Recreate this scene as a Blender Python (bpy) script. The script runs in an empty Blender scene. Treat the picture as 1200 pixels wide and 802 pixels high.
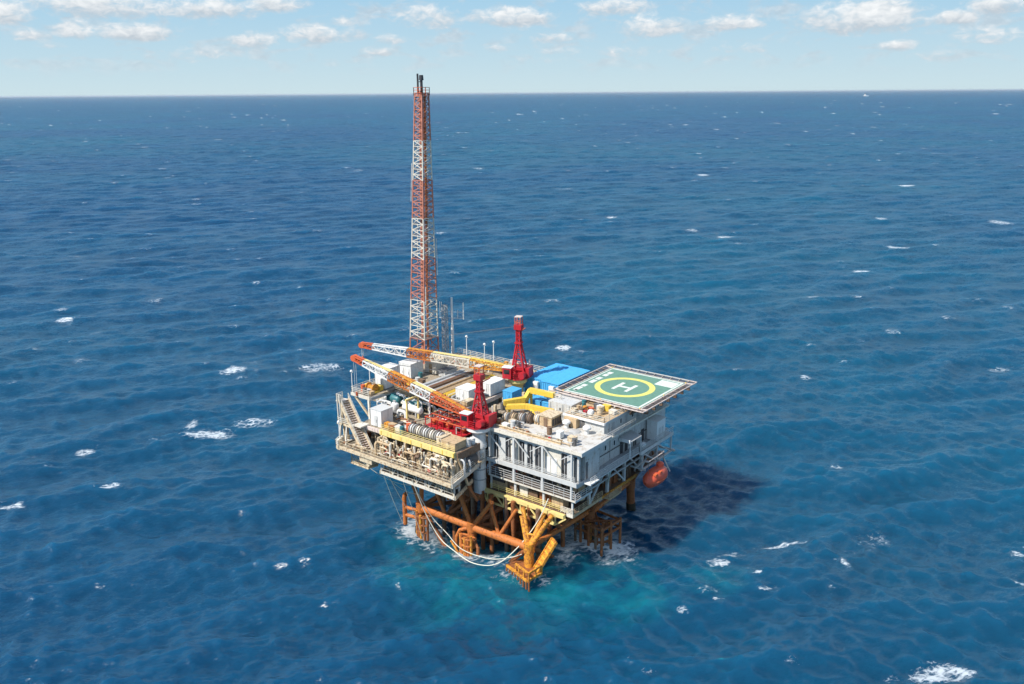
import bpy, math, random
import numpy as np
from mathutils import Vector, Matrix
sc = bpy.context.scene
COL = sc.collection
rng = random.Random(7)
V = Vector

# ------------------------------------------------------------------ camera
CAM = (74.41, -111.59, 80.0)
R_ = V((0.78917, 0.61413, -0.00671)); U_ = V((-0.16394, 0.22117, 0.96136)); F_ = V((-0.59189, 0.75758, -0.27522))
cd = bpy.data.cameras.new('camera'); cam = bpy.data.objects.new('camera', cd); COL.objects.link(cam)
m = Matrix.Identity(4)
for i in range(3):
    m[i][0] = R_[i]; m[i][1] = U_[i]; m[i][2] = -F_[i]; m[i][3] = CAM[i]
cam.matrix_world = m
cd.sensor_width = 36; cd.lens = 36*1020/1200; cd.clip_start = 1; cd.clip_end = 400000
sc.camera = cam
cy = sc.cycles
cy.max_bounces = 5; cy.diffuse_bounces = 2; cy.glossy_bounces = 3; cy.transmission_bounces = 2
cy.caustics_reflective = False; cy.caustics_refractive = False; cy.sample_clamp_indirect = 4; cy.sample_clamp_direct = 1.3
cy.use_denoising = True; cy.use_adaptive_sampling = True; cy.adaptive_threshold = 0.02
sc.render.resolution_x = 1024; sc.render.resolution_y = 684

# ------------------------------------------------------------------ light
SUN = V((-7.0, -18.5, 22.0)).normalized()
sun_el = math.asin(SUN.z); sun_az = math.atan2(SUN.x, SUN.y)
ld = bpy.data.lights.new('sun', 'SUN'); ld.energy = 4.6; ld.angle = math.radians(0.53); ld.color = (1, .955, .88)
lo = bpy.data.objects.new('sun', ld); COL.objects.link(lo); lo.location = (-120, -100, 260)
lo.rotation_euler = (-SUN).to_track_quat('-Z', 'Y').to_euler()
sc.view_settings.view_transform = 'Standard'; sc.view_settings.look = 'None'
sc.view_settings.gamma = 1; sc.view_settings.exposure = 0.42; sc.view_settings.use_curve_mapping = False

# ------------------------------------------------------------------ world: clear sky + scattered fair weather cumulus
VAZ = 2.2340
CLOUDS = [(0.4966, 0.0746, 0.0253, 0.0108, 1), (0.4166, 0.084, 0.0595, 0.0126, 1), (0.3213, 0.0832, 0.0541, 0.0099, 0.9), (0.2474, 0.0887, 0.0361, 0.0081, 0.9), (0.4402, 0.0599, 0.018, 0.009, 0.9), (0.3846, 0.0593, 0.0415, 0.0081, 0.9), (0.4801, 0.0551, 0.0144, 0.0063, 0.6), (0.4628, 0.0477, 0.0162, 0.0045, 0.5), (0.3316, 0.0386, 0.0361, 0.0081, 0.35), (0.271, 0.0533, 0.0253, 0.0081, 0.8), (0.2094, 0.0597, 0.0496, 0.009, 0.85), (0.1801, 0.0726, 0.0126, 0.0054, 0.6), (0.0895, 0.0755, 0.0343, 0.0126, 0.7), (-0.0024, 0.0769, 0.0451, 0.0099, 1), (0.1296, 0.0556, 0.018, 0.0054, 0.7), (0.1393, 0.0426, 0.0144, 0.0045, 0.7), (0.0164, 0.0457, 0.0126, 0.0045, 0.6), (-0.0486, 0.0557, 0.0216, 0.0054, 0.6), (-0.1123, 0.086, 0.0379, 0.009, 0.9), (-0.1519, 0.0648, 0.0325, 0.0117, 0.95), (-0.2362, 0.0674, 0.0325, 0.0081, 1), (-0.2465, 0.0426, 0.0307, 0.0054, 0.5), (-0.3655, 0.0679, 0.0613, 0.0162, 1.1), (-0.4477, 0.0673, 0.0216, 0.0081, 0.95), (-0.3999, 0.0419, 0.018, 0.0054, 0.85), (-0.486, 0.0764, 0.0325, 0.009, 0.9), (-0.4811, 0.0475, 0.0325, 0.0081, 0.7), (-0.4306, 0.0322, 0.0271, 0.0045, 0.35), (-0.1272, 0.0409, 0.0379, 0.0054, 0.35), (-0.058, 0.0416, 0.0271, 0.0036, 0.3), (-0.0395, 0.0329, 0.0361, 0.0036, 0.25)]
world = bpy.data.worlds.new('World'); sc.world = world; world.use_nodes = True
nt = world.node_tree; nt.nodes.clear()

class G:
    """small helper to write node graphs"""
    def __init__(s, nt): s.nt = nt
    def n(s, t, **k):
        x = s.nt.nodes.new(t)
        for a, b in k.items(): setattr(x, a, b)
        return x
    def put(s, sock, v):
        if v is None: return
        if hasattr(v, 'is_output'): s.nt.links.new(v, sock)
        else: sock.default_value = v
    def m(s, op, a, b=None, c=None, clamp=False):
        x = s.n('ShaderNodeMath', operation=op, use_clamp=clamp)
        for i, v in enumerate((a, b, c)): s.put(x.inputs[i], v)
        return x.outputs[0]
    def vm(s, op, a, b=None, scale=None):
        x = s.n('ShaderNodeVectorMath', operation=op)
        s.put(x.inputs[0], a); s.put(x.inputs[1], b)
        if scale is not None: s.put(x.inputs['Scale'], scale)
        return x.outputs['Value'] if op in ('LENGTH', 'DOT_PRODUCT', 'DISTANCE') else x.outputs[0]
    def mix(s, f, a, b):
        x = s.n('ShaderNodeMix', data_type='RGBA'); s.put(x.inputs[0], f); s.put(x.inputs[6], a); s.put(x.inputs[7], b)
        return x.outputs[2]
    def noise(s, vec, scale, detail=4, rough=.5, dim='3D', dist=0.0, out='Fac'):
        x = s.n('ShaderNodeTexNoise', noise_dimensions=dim); s.put(x.inputs['Vector'], vec)
        x.inputs['Scale'].default_value = scale; x.inputs['Detail'].default_value = detail
        x.inputs['Roughness'].default_value = rough; x.inputs['Distortion'].default_value = dist
        return x.outputs[out]
    def ramp(s, v, a, b, lo=0., hi=1., smooth=True):
        x = s.n('ShaderNodeMapRange', interpolation_type='SMOOTHSTEP' if smooth else 'LINEAR')
        s.put(x.inputs[0], v); x.inputs[1].default_value = a; x.inputs[2].default_value = b
        x.inputs[3].default_value = lo; x.inputs[4].default_value = hi
        return x.outputs[0]
    def xyz(s, x, y, z=0.):
        c = s.n('ShaderNodeCombineXYZ')
        for i, v in enumerate((x, y, z)): s.put(c.inputs[i], v)
        return c.outputs[0]

g = G(nt)
sky = g.n('ShaderNodeTexSky', sky_type='NISHITA'); sky.sun_disc = False
sky.sun_elevation = sun_el; sky.sun_rotation = sun_az; sky.altitude = 0
sky.air_density = 1.0; sky.dust_density = 0.0; sky.ozone_density = 3.0
tc = g.n('ShaderNodeTexCoord'); sep = g.n('ShaderNodeSeparateXYZ'); nt.links.new(tc.outputs['Generated'], sep.inputs[0])
dx, dy, dz = sep.outputs
el = g.m('ARCSINE', dz)
# azimuth measured from the open sea beyond the platform
ca, sa = math.cos(VAZ), math.sin(VAZ)
fx = g.m('ADD', g.m('MULTIPLY', dx, ca), g.m('MULTIPLY', dy, sa)); fy = g.m('SUBTRACT', g.m('MULTIPLY', dy, ca), g.m('MULTIPLY', dx, sa))
az = g.m('ARCTAN2', fy, fx)
P = g.xyz(g.m('MULTIPLY', az, 14), g.m('MULTIPLY', el, 34))
Pf = g.xyz(g.m('MULTIPLY', az, 40), g.m('MULTIPLY', el, 75))
n1 = g.noise(P, 1.6, 6, .58, dist=.35); n2 = g.noise(Pf, 1.9, 5, .6, dist=.5)
best = None; hgt = None
for (a, e, ra, re, s) in CLOUDS:
    ra *= 1.15; re *= 1.38
    qx = g.m('MULTIPLY', g.m('SUBTRACT', az, a), 1/ra); qy = g.m('MULTIPLY', g.m('SUBTRACT', el, e), 1/re)
    lowq = g.m('MULTIPLY', g.m('MINIMUM', qy, 0.0), 1.5)              # flatter underside
    hiq = g.m('MAXIMUM', qy, 0.0)
    d2 = g.m('ADD', g.m('MULTIPLY', qx, qx), g.m('ADD', g.m('MULTIPLY', lowq, lowq), g.m('MULTIPLY', hiq, hiq)))
    mk = g.m('MULTIPLY', g.m('SUBTRACT', 1.25, d2), s)
    mk = g.m('MAXIMUM', mk, -1.0)
    w = g.m('MULTIPLY', g.m('MAXIMUM', mk, 0.0), g.m('ADD', qy, 0.25))
    best = mk if best is None else g.m('MAXIMUM', best, mk)
    hgt = w if hgt is None else g.m('ADD', hgt, w)
# the same kind of cloud goes on all round and overhead
ep = g.m('MAXIMUM', el, 0.02); kz = g.m('DIVIDE', 1.0, g.m('TANGENT', g.m('ADD', ep, 0.03)))
Pg = g.xyz(g.m('MULTIPLY', g.m('COSINE', az), kz), g.m('MULTIPLY', g.m('SINE', az), kz))
n3 = g.noise(Pg, 1.1, 7, .55)
over = g.m('MULTIPLY', g.ramp(n3, .55, .75), g.ramp(el, 0.098, 0.125))
side = g.m('MULTIPLY', g.ramp(n1, .56, .70), g.m('MULTIPLY', g.ramp(el, .02, .05), g.ramp(g.m('ABSOLUTE', az), .56, .66)))
dens = g.m('ADD', g.m('MULTIPLY', best, .75), g.m('ADD', g.m('MULTIPLY', g.m('SUBTRACT', n1, .5), 2.0), g.m('MULTIPLY', g.m('SUBTRACT', n2, .5), 1.5)))
alpha = g.m('MULTIPLY', g.ramp(dens, -.05, .95), 0.92)
wisp = g.m('MULTIPLY', g.m('MULTIPLY', g.ramp(n1, .47, .66), g.ramp(el, .012, .04)), .55)
alpha = g.m('MAXIMUM', g.m('MAXIMUM', alpha, wisp), g.m('MULTIPLY', g.m('MAXIMUM', over, side), .8))
lit = g.m('ADD', g.m('MULTIPLY', hgt, .8), g.m('ADD', .16, g.m('MULTIPLY', g.m('SUBTRACT', n2, .5), 1.7)))
lit = g.m('ADD', lit, g.m('MULTIPLY', g.m('MAXIMUM', over, side), .5), clamp=True)
ccol = g.mix(lit, (3.15, 3.5, 3.85, 1), (5.7, 5.75, 5.75, 1))
low = g.mix(g.ramp(el, 0.0, 0.11, smooth=False), (3.5, 4.4, 4.7, 1), (2.05, 3.55, 4.75, 1))   # pale sea haze low down, clear blue above
skyc = g.mix(g.ramp(el, 0.06, 0.75), low, sky.outputs[0])
fin = g.mix(alpha, skyc, ccol)
bg = g.n('ShaderNodeBackground'); nt.links.new(fin, bg.inputs[0]); bg.inputs[1].default_value = 0.13
world.cycles.sampling_method = 'MANUAL'; world.cycles.sample_map_resolution = 256
wo = g.n('ShaderNodeOutputWorld'); nt.links.new(bg.outputs[0], wo.inputs[0])

# ------------------------------------------------------------------ materials
MATS = {}
def paint(name, col, rough=.5, wear=.35, rust=(.16, .06, .025), metal=0., grime=.5, scale=.9, dirt=(.09, .07, .05)):
    """painted steel: slight tone variation, vertical grime streaks and rust patches"""
    mt = bpy.data.materials.new(name); mt.use_nodes = True; t = mt.node_tree; g = G(t); b = t.nodes['Principled BSDF']
    co = g.n('ShaderNodeTexCoord').outputs['Object']
    n = g.noise(co, scale*1.3, 5, .6)
    st = g.noise(g.vm('MULTIPLY', co, (1.8, 1.8, .28)), scale*1.5, 4, .6)
    c = g.mix(g.ramp(n, .3, .75, 0, .28), (*col, 1), tuple(x*.72 for x in col)+(1,))
    c = g.mix(g.ramp(st, .5, .72, 0, grime), c, (*dirt, 1))
    rn = g.noise(co, scale*2.6, 6, .65)
    c = g.mix(g.ramp(rn, .66-.28*wear, .74-.22*wear, 0, min(1, wear*1.6)), c, (*rust, 1))
    g.put(b.inputs['Base Color'], c); b.inputs['Roughness'].default_value = rough; b.inputs['Metallic'].default_value = metal
    b.inputs['Specular IOR Level'].default_value = .35
    MATS[name] = mt; return mt
paint('white', (.78, .77, .74), .45, .12, grime=.25)
paint('offwhite', (.70, .65, .55), .5, .34, grime=.25, dirt=(.25, .19, .13))
paint('cream', (.66, .54, .37), .55, .5, rust=(.24, .12, .05), grime=.3, dirt=(.2, .14, .08))
paint('grey', (.45, .45, .44), .5, .22, grime=.3)
paint('palegrey', (.57, .57, .55), .5, .16, grime=.2, dirt=(.22, .19, .15))
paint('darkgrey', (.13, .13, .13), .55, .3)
paint('brown', (.20, .13, .085), .65, .5, grime=.4)
paint('tan', (.54, .39, .23), .6, .35, rust=(.20, .09, .04))
paint('rust', (.30, .105, .035), .7, .5, rust=(.12, .045, .02), grime=.35)
paint('orange', (.52, .16, .035), .6, .5, rust=(.20, .065, .02), grime=.35)
paint('amber', (.70, .31, .035), .6, .7, rust=(.36, .13, .03), grime=.4, dirt=(.2, .08, .03))
paint('yellow', (.78, .52, .07), .5, .22, rust=(.45, .2, .03), grime=.25)
paint('paleyellow', (.78, .62, .24), .5, .2, rust=(.45, .22, .05), grime=.25)
paint('red', (.48, .02, .03), .45, .3, rust=(.20, .03, .02), grime=.4, dirt=(.16, .03, .03))
paint('redorange', (.62, .13, .05), .45, .2, rust=(.30, .07, .03), grime=.2)
paint('towerred', (.53, .21, .14), .5, .25, rust=(.3, .09, .05), grime=.2)
paint('blue', (.08, .39, .70), .5, .2, rust=(.12, .38, .6), grime=.3, dirt=(.07, .24, .42))
paint('teal', (.03, .16, .18), .4, .2)
paint('green', (.13, .265, .20), .7, .12, rust=(.10, .22, .14), grime=.45, dirt=(.08, .14, .11), scale=.5)
paint('markwhite', (.68, .71, .65), .6, .4, rust=(.35, .45, .36), grime=.25, dirt=(.3, .38, .3))
paint('markyellow', (.70, .66, .17), .6, .3, rust=(.4, .42, .12), grime=.2, dirt=(.35, .36, .12))
paint('pinkgrey', (.66, .55, .49), .6, .35, rust=(.25, .13, .08))
paint('deck', (.36, .30, .22), .75, .45, rust=(.16, .09, .05), grime=.55)
paint('roofgrey', (.58, .56, .52), .7, .5, rust=(.40, .33, .25), grime=.55, scale=.35, dirt=(.26, .23, .19))
paint('boatorange', (.82, .125, .06), .35, .12, rust=(.45, .07, .03), grime=.25)
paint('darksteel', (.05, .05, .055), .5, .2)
paint('dim', (.12, .10, .085), .7, .4, grime=.5)  # dark tone that stands in for shade inside the open storeys
paint('growth', (.035, .032, .02), .8, .4, rust=(.10, .05, .02))
paint('wallgrey', (.57, .57, .55), .5, .36, rust=(.26, .15, .08), grime=.42, dirt=(.34, .26, .18))
paint('rope', (.72, .70, .58), .7, .1, grime=.2)
def glass():
    mt = bpy.data.materials.new('glass'); mt.use_nodes = True; b = mt.node_tree.nodes['Principled BSDF']
    b.inputs['Base Color'].default_value = (.015, .02, .025, 1); b.inputs['Roughness'].default_value = .08; MATS['glass'] = mt
glass()

# ------------------------------------------------------------------ mesh helpers
ORG = {}
def thing(name, label, cat, loc, group=None):
    o = bpy.data.objects.new(name, None); COL.objects.link(o); o.empty_display_size = .5
    o.location = loc; o['label'] = label; o['category'] = cat; o['kind'] = 'thing'
    if group: o['group'] = group
    ORG[o.name] = V(loc); return o
def kids(o): return [c for c in bpy.data.objects if c.parent == o]
def dup(root, loc, label, rotz=0, group=None):
    r = root.copy(); COL.objects.link(r); r.location = loc; r.rotation_euler = (0, 0, rotz); r['label'] = label
    if group: r['group'] = group
    ORG[r.name] = V(loc)
    for ch in kids(root):
        c = ch.copy(); COL.objects.link(c); c.parent = r
        for gg in kids(ch):
            d = gg.copy(); COL.objects.link(d); d.parent = c
    return r

class B:
    def __init__(s): s.v = []; s.f = []
    def add(s, vs, fs):
        o = len(s.v); s.v += [V(p) for p in vs]; s.f += [tuple(i+o for i in f) for f in fs]; return s
    def box(s, x0, y0, z0, x1, y1, z1):
        return s.add([(x0,y0,z0),(x1,y0,z0),(x1,y1,z0),(x0,y1,z0),(x0,y0,z1),(x1,y0,z1),(x1,y1,z1),(x0,y1,z1)],
                     [(3,2,1,0),(4,5,6,7),(0,1,5,4),(1,2,6,5),(2,3,7,6),(3,0,4,7)])
    def frame(s, p, q):
        d = (V(q)-V(p)).normalized(); a = V((0,0,1)) if abs(d.z) < .95 else V((1,0,0))
        x = d.cross(a).normalized(); y = x.cross(d).normalized(); return d, x, y
    def bar(s, p, q, w, h=None):
        p, q = V(p), V(q)
        if (q-p).length < 1e-4: return s
        h = h or w; d, x, y = s.frame(p, q); x *= w/2; y *= h/2
        vs = [c+sx*x+sy*y for c in (p, q) for sx, sy in ((-1,-1),(1,-1),(1,1),(-1,1))]
        return s.add(vs, [(0,1,2,3),(7,6,5,4),(0,4,5,1),(1,5,6,2),(2,6,7,3),(3,7,4,0)])
    def tube(s, p, q, r, r2=None, n=8):
        p, q = V(p), V(q); r2 = r if r2 is None else r2; d, x, y = s.frame(p, q); vs = []
        for c, rr in ((p, r), (q, r2)):
            for i in range(n):
                a = 2*math.pi*i/n; vs.append(c+x*math.cos(a)*rr+y*math.sin(a)*rr)
        fs = [(i, i+n, (i+1) % n+n, (i+1) % n) for i in range(n)]
        fs += [tuple(range(n)), tuple(range(2*n-1, n-1, -1))]
        return s.add(vs, fs)
    def path(s, pts, r, n=6):
        pts = [V(p) for p in pts]; rings = []
        d = (pts[1]-pts[0]).normalized(); _, x, y = s.frame(pts[0], pts[1])
        for i, p in enumerate(pts):
            if i == 0: t = pts[1]-pts[0]
            elif i == len(pts)-1: t = pts[-1]-pts[-2]
            else: t = (pts[i+1]-p).normalized()+(p-pts[i-1]).normalized()
            t.normalize()
            if t.length < .5: t = d.copy()
            x = x-t*x.dot(t)
            if x.length < 1e-3: _, x, y = s.frame((0,0,0), t)
            x.normalize(); y = t.cross(x)
            rings.append([p+x*math.cos(2*math.pi*k/n)*r+y*math.sin(2*math.pi*k/n)*r for k in range(n)])
        vs = [v for rg in rings for v in rg]; fs = []
        for i in range(len(pts)-1):
            for k in range(n): fs.append((i*n+k, i*n+(k+1) % n, (i+1)*n+(k+1) % n, (i+1)*n+k))
        fs += [tuple(range(n-1, -1, -1)), tuple((len(pts)-1)*n+k for k in range(n))]
        return s.add(vs, fs)
    def lathe(s, c, prof, n=16, axis='z', sx=1, sy=1):
        c = V(c); vs = []
        for (r, h) in prof:
            for i in range(n):
                a = 2*math.pi*i/n; p = (math.cos(a)*r*sx, math.sin(a)*r*sy, h)
                if axis == 'x': p = (p[2], p[0], p[1])
                if axis == 'y': p = (p[1], p[2], p[0])
                vs.append(c+V(p))
        k = len(prof); fs = []
        for j in range(k-1):
            for i in range(n): fs.append((j*n+i, j*n+(i+1) % n, (j+1)*n+(i+1) % n, (j+1)*n+i))
        fs += [tuple(range(n-1, -1, -1)), tuple((k-1)*n+i for i in range(n))]
        return s.add(vs, fs)
    def prism(s, pts, z0, z1):
        n = len(pts); vs = [(x, y, z0) for x, y in pts]+[(x, y, z1) for x, y in pts]
        return s.add(vs, [tuple(range(n-1, -1, -1)), tuple(range(n, 2*n))]+[(i, (i+1) % n, (i+1) % n+n, i+n) for i in range(n)])
    def build(s, name, mat, parent=None, smooth=False, origin=None):
        root = parent
        while root is not None and root.parent is not None: root = root.parent
        off = V(origin) if origin is not None else (ORG[root.name] if root is not None else V((0,0,0)))
        me = bpy.data.meshes.new(name); me.from_pydata([tuple(v-off) for v in s.v], [], s.f); me.update()
        if mat: me.materials.append(MATS[mat])
        if smooth:
            me.polygons.foreach_set('use_smooth', [True]*len(me.polygons))
            try: me.set_sharp_from_angle(angle=math.radians(38))
            except Exception: pass
        o = bpy.data.objects.new(name, me); COL.objects.link(o)
        if parent is not None: o.parent = parent
        else:
            o.location = off; ORG[o.name] = off
        return o
def single(b, name, mat, label, cat, loc, group=None, smooth=False):
    o = b.build(name, mat, None, smooth, origin=loc); o['label'] = label; o['category'] = cat
    if group: o['group'] = group
    return o
def rail(b, pts, h=1.1, step=1.6, t=.07, n=3):
    for p, q in zip(pts[:-1], pts[1:]):
        p, q = V(p), V(q); L = (q-p).length; k = max(1, round(L/step))
        for i in range(k+1):
            c = p.lerp(q, i/k); b.bar(c, c+V((0,0,h)), t)
        for j in range(n): b.bar(p+V((0,0,h*(j+1)/n)), q+V((0,0,h*(j+1)/n)), t)
    return b
def lattice(b, p, q, w0, w1, bays, chord, lace, faces=(0,1,2,3), side=None):
    """four-chord lattice box between two points"""
    p, q = V(p), V(q); d, x, y = b.frame(p, q)
    def cor(t, k):
        w = w0+(w1-w0)*t; sx, sy = ((-1,-1),(1,-1),(1,1),(-1,1))[k]
        return p.lerp(q, t)+x*sx*w/2+y*sy*w/2
    for k in range(4): b.bar(cor(0,k), cor(1,k), chord)
    for i in range(bays):
        t0, t1 = i/bays, (i+1)/bays
        for k in faces:
            a, c = k, (k+1) % 4
            if i % 2: a, c = c, a
            b.bar(cor(t0,a), cor(t1,c), lace); b.bar(cor(t1,a), cor(t1,c), lace*.8)
    return b

# ------------------------------------------------------------------ sea
FOAM = [(-145.0, 33.0, 3.6, 6.1, 1), (-126.5, 50.9, 6.7, 5.2, 0.8), (-106.4, -0.8, 5.6, 3.5, 1), (-114.9, -0.1, 1.5, 5.0, 0.9), (-104.0, 10.3, 5.6, 4.3, 0.75), (-246.0, 31.2, 2.8, 4.9, 1), (-223.7, 31.5, 2.1, 2.5, 0.6), (-214.9, 19.1, 1.4, 2.3, 0.6), (-119.4, -25.0, 2.2, 2.5, 0.9), (-95.7, -30.9, 1.8, 2.0, 0.9), (-103.7, -48.3, 2.4, 1.9, 0.9), (-117.9, -33.5, 1.3, 1.3, 0.5), (-126.7, -33.6, 1.6, 1.1, 0.4), (-79.9, 113.0, 2.5, 3.9, 1), (-71.9, 112.9, 3.3, 3.3, 0.7), (-133.6, 356.8, 5.4, 7.9, 1), (-116.8, 336.3, 3.3, 5.7, 0.8), (-43.3, 369.2, 4.5, 8.3, 0.9), (-41.0, 298.0, 3.9, 5.3, 1), (-39.9, 230.3, 2.4, 3.1, 1), (-17.8, 505.4, 6.9, 10.3, 0.8), (-125.1, 701.7, 6.7, 11.5, 1), (-316.4, 702.2, 5.1, 14.2, 1), (-160.1, 365.7, 4.1, 5.1, 0.8), (-230.2, 389.6, 4.6, 6.3, 0.9), (-83.2, 482.9, 2.8, 8.5, 0.9), (18.3, 19.3, 2.0, 2.1, 1), (18.8, 24.6, 1.9, 1.3, 0.7), (24.6, 33.0, 4.1, 1.5, 0.95), (38.5, 43.9, 3.9, 3.4, 0.5), (36.8, 32.3, 0.9, 1.7, 1), (25.2, 19.5, 0.7, 1.2, 1), (28.8, 15.9, 2.1, 1.1, 0.6), (20.3, 1.8, 1.2, 1.0, 0.8), (20.9, 9.8, 1.9, 1.6, 0.6), (22.8, 8.4, 0.6, 0.8, 0.9), (57.1, 9.5, 4.5, 2.5, 1), (59.4, 56.2, 1.5, 1.8, 0.8), (36.2, 174.3, 3.6, 2.8, 0.7), (-5.9, 129.7, 2.0, 2.5, 0.8), (22.0, 70.9, 1.5, 1.4, 0.8), (40.0, -1.4, 1.5, 1.4, 0.45), (61.7, 44.2, 0.7, 2.5, 0.8), (37.7, 23.3, 1.4, 0.8, 0.6), (45.8, 23.7, 2.5, 0.8, 0.5), (55.8, 24.2, 1.3, 0.8, 0.35), (-552.6, 632.2, 6.6, 16.8, 0.8), (-355.3, 511.4, 7.3, 10.3, 0.7), (19.8, -13.6, 0.9, 1.0, 0.5), (23.4, -15.3, 1.1, 0.8, 0.6), (16.7, 37.1, 1.2, 0.7, 0.4), (-45.4, -16.5, 1.1, 0.7, 0.3), (-5.0, 178.6, 1.7, 2.2, 0.5), (-181.7, 245.0, 2.2, 3.6, 0.6), (-357.7, 118.2, 3.5, 4.1, 0.5), (-364.0, 221.0, 3.7, 5.4, 0.5), (-523.1, 265.0, 4.5, 8.5, 0.6), (-379.6, 102.3, 4.4, 5.6, 0.5), (-647.6, 543.6, 6.5, 16.7, 0.6), (-1373.0, 858.7, 9.5, 33.6, 0.9), (-199.7, 1149.2, 5.6, 17.6, 0.8)]
WASH = [(-31.5, -5.2, 4.4, 1.35), (-28, -4.4, 4.0, 1.1), (-34.5, -3, 3.6, 1.15), (-36.5, 0, 3.6, .9), (-26, -6.5, 3.0, .7), (-18.5, -6.2, 3.4, 1.25), (-15.6, -4.6, 3.6, 1.0), (-21, -6.8, 2.6, .8), (-12, -5.4, 3.2, .75), (-5.8, -6.6, 3.0, .95), (-8.5, -7.6, 2.6, .8), (-2.4, -5.0, 2.6, .8), (-3.2, 3, 3.4, .85), (-2.6, 11.0, 4.8, 1.35), (2.0, 12.4, 4.2, 1.25), (-4.8, 7.0, 3.8, 1.05), (2.5, 8.6, 3.4, .9), (4.5, 11, 3.4, .8), (-22, 3, 4, .5), (-12, 2, 4, .5)]
AER = [(-15.4, -9.2, 9, .95), (-9.8, -13.5, 8, .85), (-22, -7.5, 7, .7), (-3, -8, 7, .8), (8.3, 1.9, 7, .85), (3, -3.5, 7, .8), (-28, -8, 7, .4), (13.5, 4, 6, .5), (21.7, 16.5, 3.6, .75), (19.5, 12.5, 4, .45), (-12, -3, 10, .6), (0, 9, 6, .35)]
def make_sea():
    nr = np.random.RandomState(11)
    cx, cy = CAM[0], CAM[1]
    rs = [70.]
    while rs[-1] < 2600: rs.append(rs[-1]*1.0036)
    while rs[-1] < 170000: rs.append(rs[-1]*1.05)
    rs = np.array(rs); half = math.radians(41); nd = 480
    th = np.concatenate([np.linspace(-half, half, nd), np.linspace(half, 2*math.pi-half, 58)[1:-1]])+VAZ
    Rr, T = np.meshgrid(rs, th, indexing='ij')
    X = cx+Rr*np.cos(T); Y = cy+Rr*np.sin(T); Z = np.zeros_like(X); DX = np.zeros_like(X); DY = np.zeros_like(X); J = np.zeros_like(X)
    spc = np.gradient(rs)
    wd = VAZ+math.pi+.35                                        # waves run towards the lower right
    nw = 100; fallsum = np.zeros(len(rs)); fallw = 0.
    lam = np.exp(np.linspace(math.log(1.2), math.log(60), nw))*(1+.08*nr.randn(nw))
    lam = np.append(lam, [72., 85., 98., 118.]); nw += 4
    for i in range(nw):
        L = lam[i]; k = 2*math.pi/L
        spread = .42 if L > 14 else .95
        d = wd+spread*nr.randn()
        a = (.0105 if L < 5.5 else .0058)*L if L < 24 else .0058*24*(24/L)**.9
        if L > 70: a = .26
        a *= .55+.9*nr.rand()
        fall = np.clip((L/spc-2.2)/2.5, 0, 1)
        fallsum += fall**2; fallw += 1
        rows = np.nonzero(fall > 0)[0]
        if not len(rows): continue
        e = rows[-1]+1
        ph = k*(X[:e]*math.cos(d)+Y[:e]*math.sin(d))+nr.rand()*6.283
        sn, cs = np.sin(ph), np.cos(ph); A = a*fall[:e, None]
        Z[:e] += A*cs; DX[:e] -= .85*A*math.cos(d)*sn; DY[:e] -= .85*A*math.sin(d)*sn; J[:e] += A*k*cs
    foam = np.zeros_like(X); lost = np.sqrt(np.maximum(0, 1-(fallsum/fallw)))[:, None]*np.ones_like(X)
    aer = np.zeros_like(X)
    rx, ry = math.cos(VAZ-math.pi/2), math.sin(VAZ-math.pi/2); fx_, fy_ = math.cos(VAZ), math.sin(VAZ)
    caps = []
    for a, b, w, h, s in FOAM:
        caps.append((a, b, w*1.3, h*.85, s, .15))
        for k in range(4):                                      # torn scraps and a trailing streak
            u_, v_ = nr.uniform(-2.2, 2.2)*w, nr.uniform(-1.2, 1.6)*h; z_ = nr.uniform(.25, .6)
            caps.append((a+rx*u_+fx_*v_, b+ry*u_+fy_*v_, w*z_*1.5, h*z_*.6, s*nr.uniform(.35, .7), nr.uniform(-.2, .5)))
    for i in range(1900):                                       # whitecaps scattered over the whole sea
        r = math.exp(nr.uniform(math.log(260), math.log(7000))) if i % 3 else math.exp(nr.uniform(math.log(900), math.log(8000))); t = VAZ+nr.uniform(-.68, .68)
        i_, j_ = int(np.searchsorted(rs, r)), int((t-VAZ+half)/(2*half)*(nd-1))
        if r < 2000:                                            # they break on the crests
            i0, j0 = max(0, i_-9), max(0, j_-9); w9 = J[i0:i_+10, j0:min(nd, j_+10)]
            k9 = np.unravel_index(np.argmax(w9), w9.shape); r = rs[i0+k9[0]]; t = th[j0+k9[1]]
        sz = nr.uniform(.8, 2.0)*(1+r/1500.)
        caps.append((cx+r*math.cos(t), cy+r*math.sin(t), sz*nr.uniform(.9, 2.2), sz*nr.uniform(.8, 1.6)*(1+r/900), min(1., nr.uniform(.2, .6)*(1+r/2200.)), nr.uniform(-.3, .5)))
    for (a, b, w, h, s, tilt) in caps:
        r = math.hypot(a-cx, b-cy); pad = max(w, h)*2.2+2
        i0, i1 = np.searchsorted(rs, [r-pad, r+pad]); i1 = max(i1, i0+2); i0 = max(i0-1, 0)
        tt = (math.atan2(b-cy, a-cx)-VAZ+math.pi) % (2*math.pi)-math.pi
        c0 = int((tt-pad/r+half)/(2*half)*(nd-1)); c1 = int((tt+pad/r+half)/(2*half)*(nd-1))+2
        c0, c1 = max(0, c0), min(nd, c1)
        if c1 <= c0: continue
        px_, py_ = X[i0:i1, c0:c1]-a, Y[i0:i1, c0:c1]-b
        q = px_*rx+py_*ry; w_ = px_*fx_+py_*fy_; ct, st = math.cos(tilt), math.sin(tilt); q, w_ = q*ct+w_*st, w_*ct-q*st
        curve = .25*h*np.cos(q/w*1.6)
        m_ = np.clip(1.25-((q/w)**2+((w_-curve)/h)**2), 0, 1)*s
        foam[i0:i1, c0:c1] = np.maximum(foam[i0:i1, c0:c1], m_)
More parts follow.
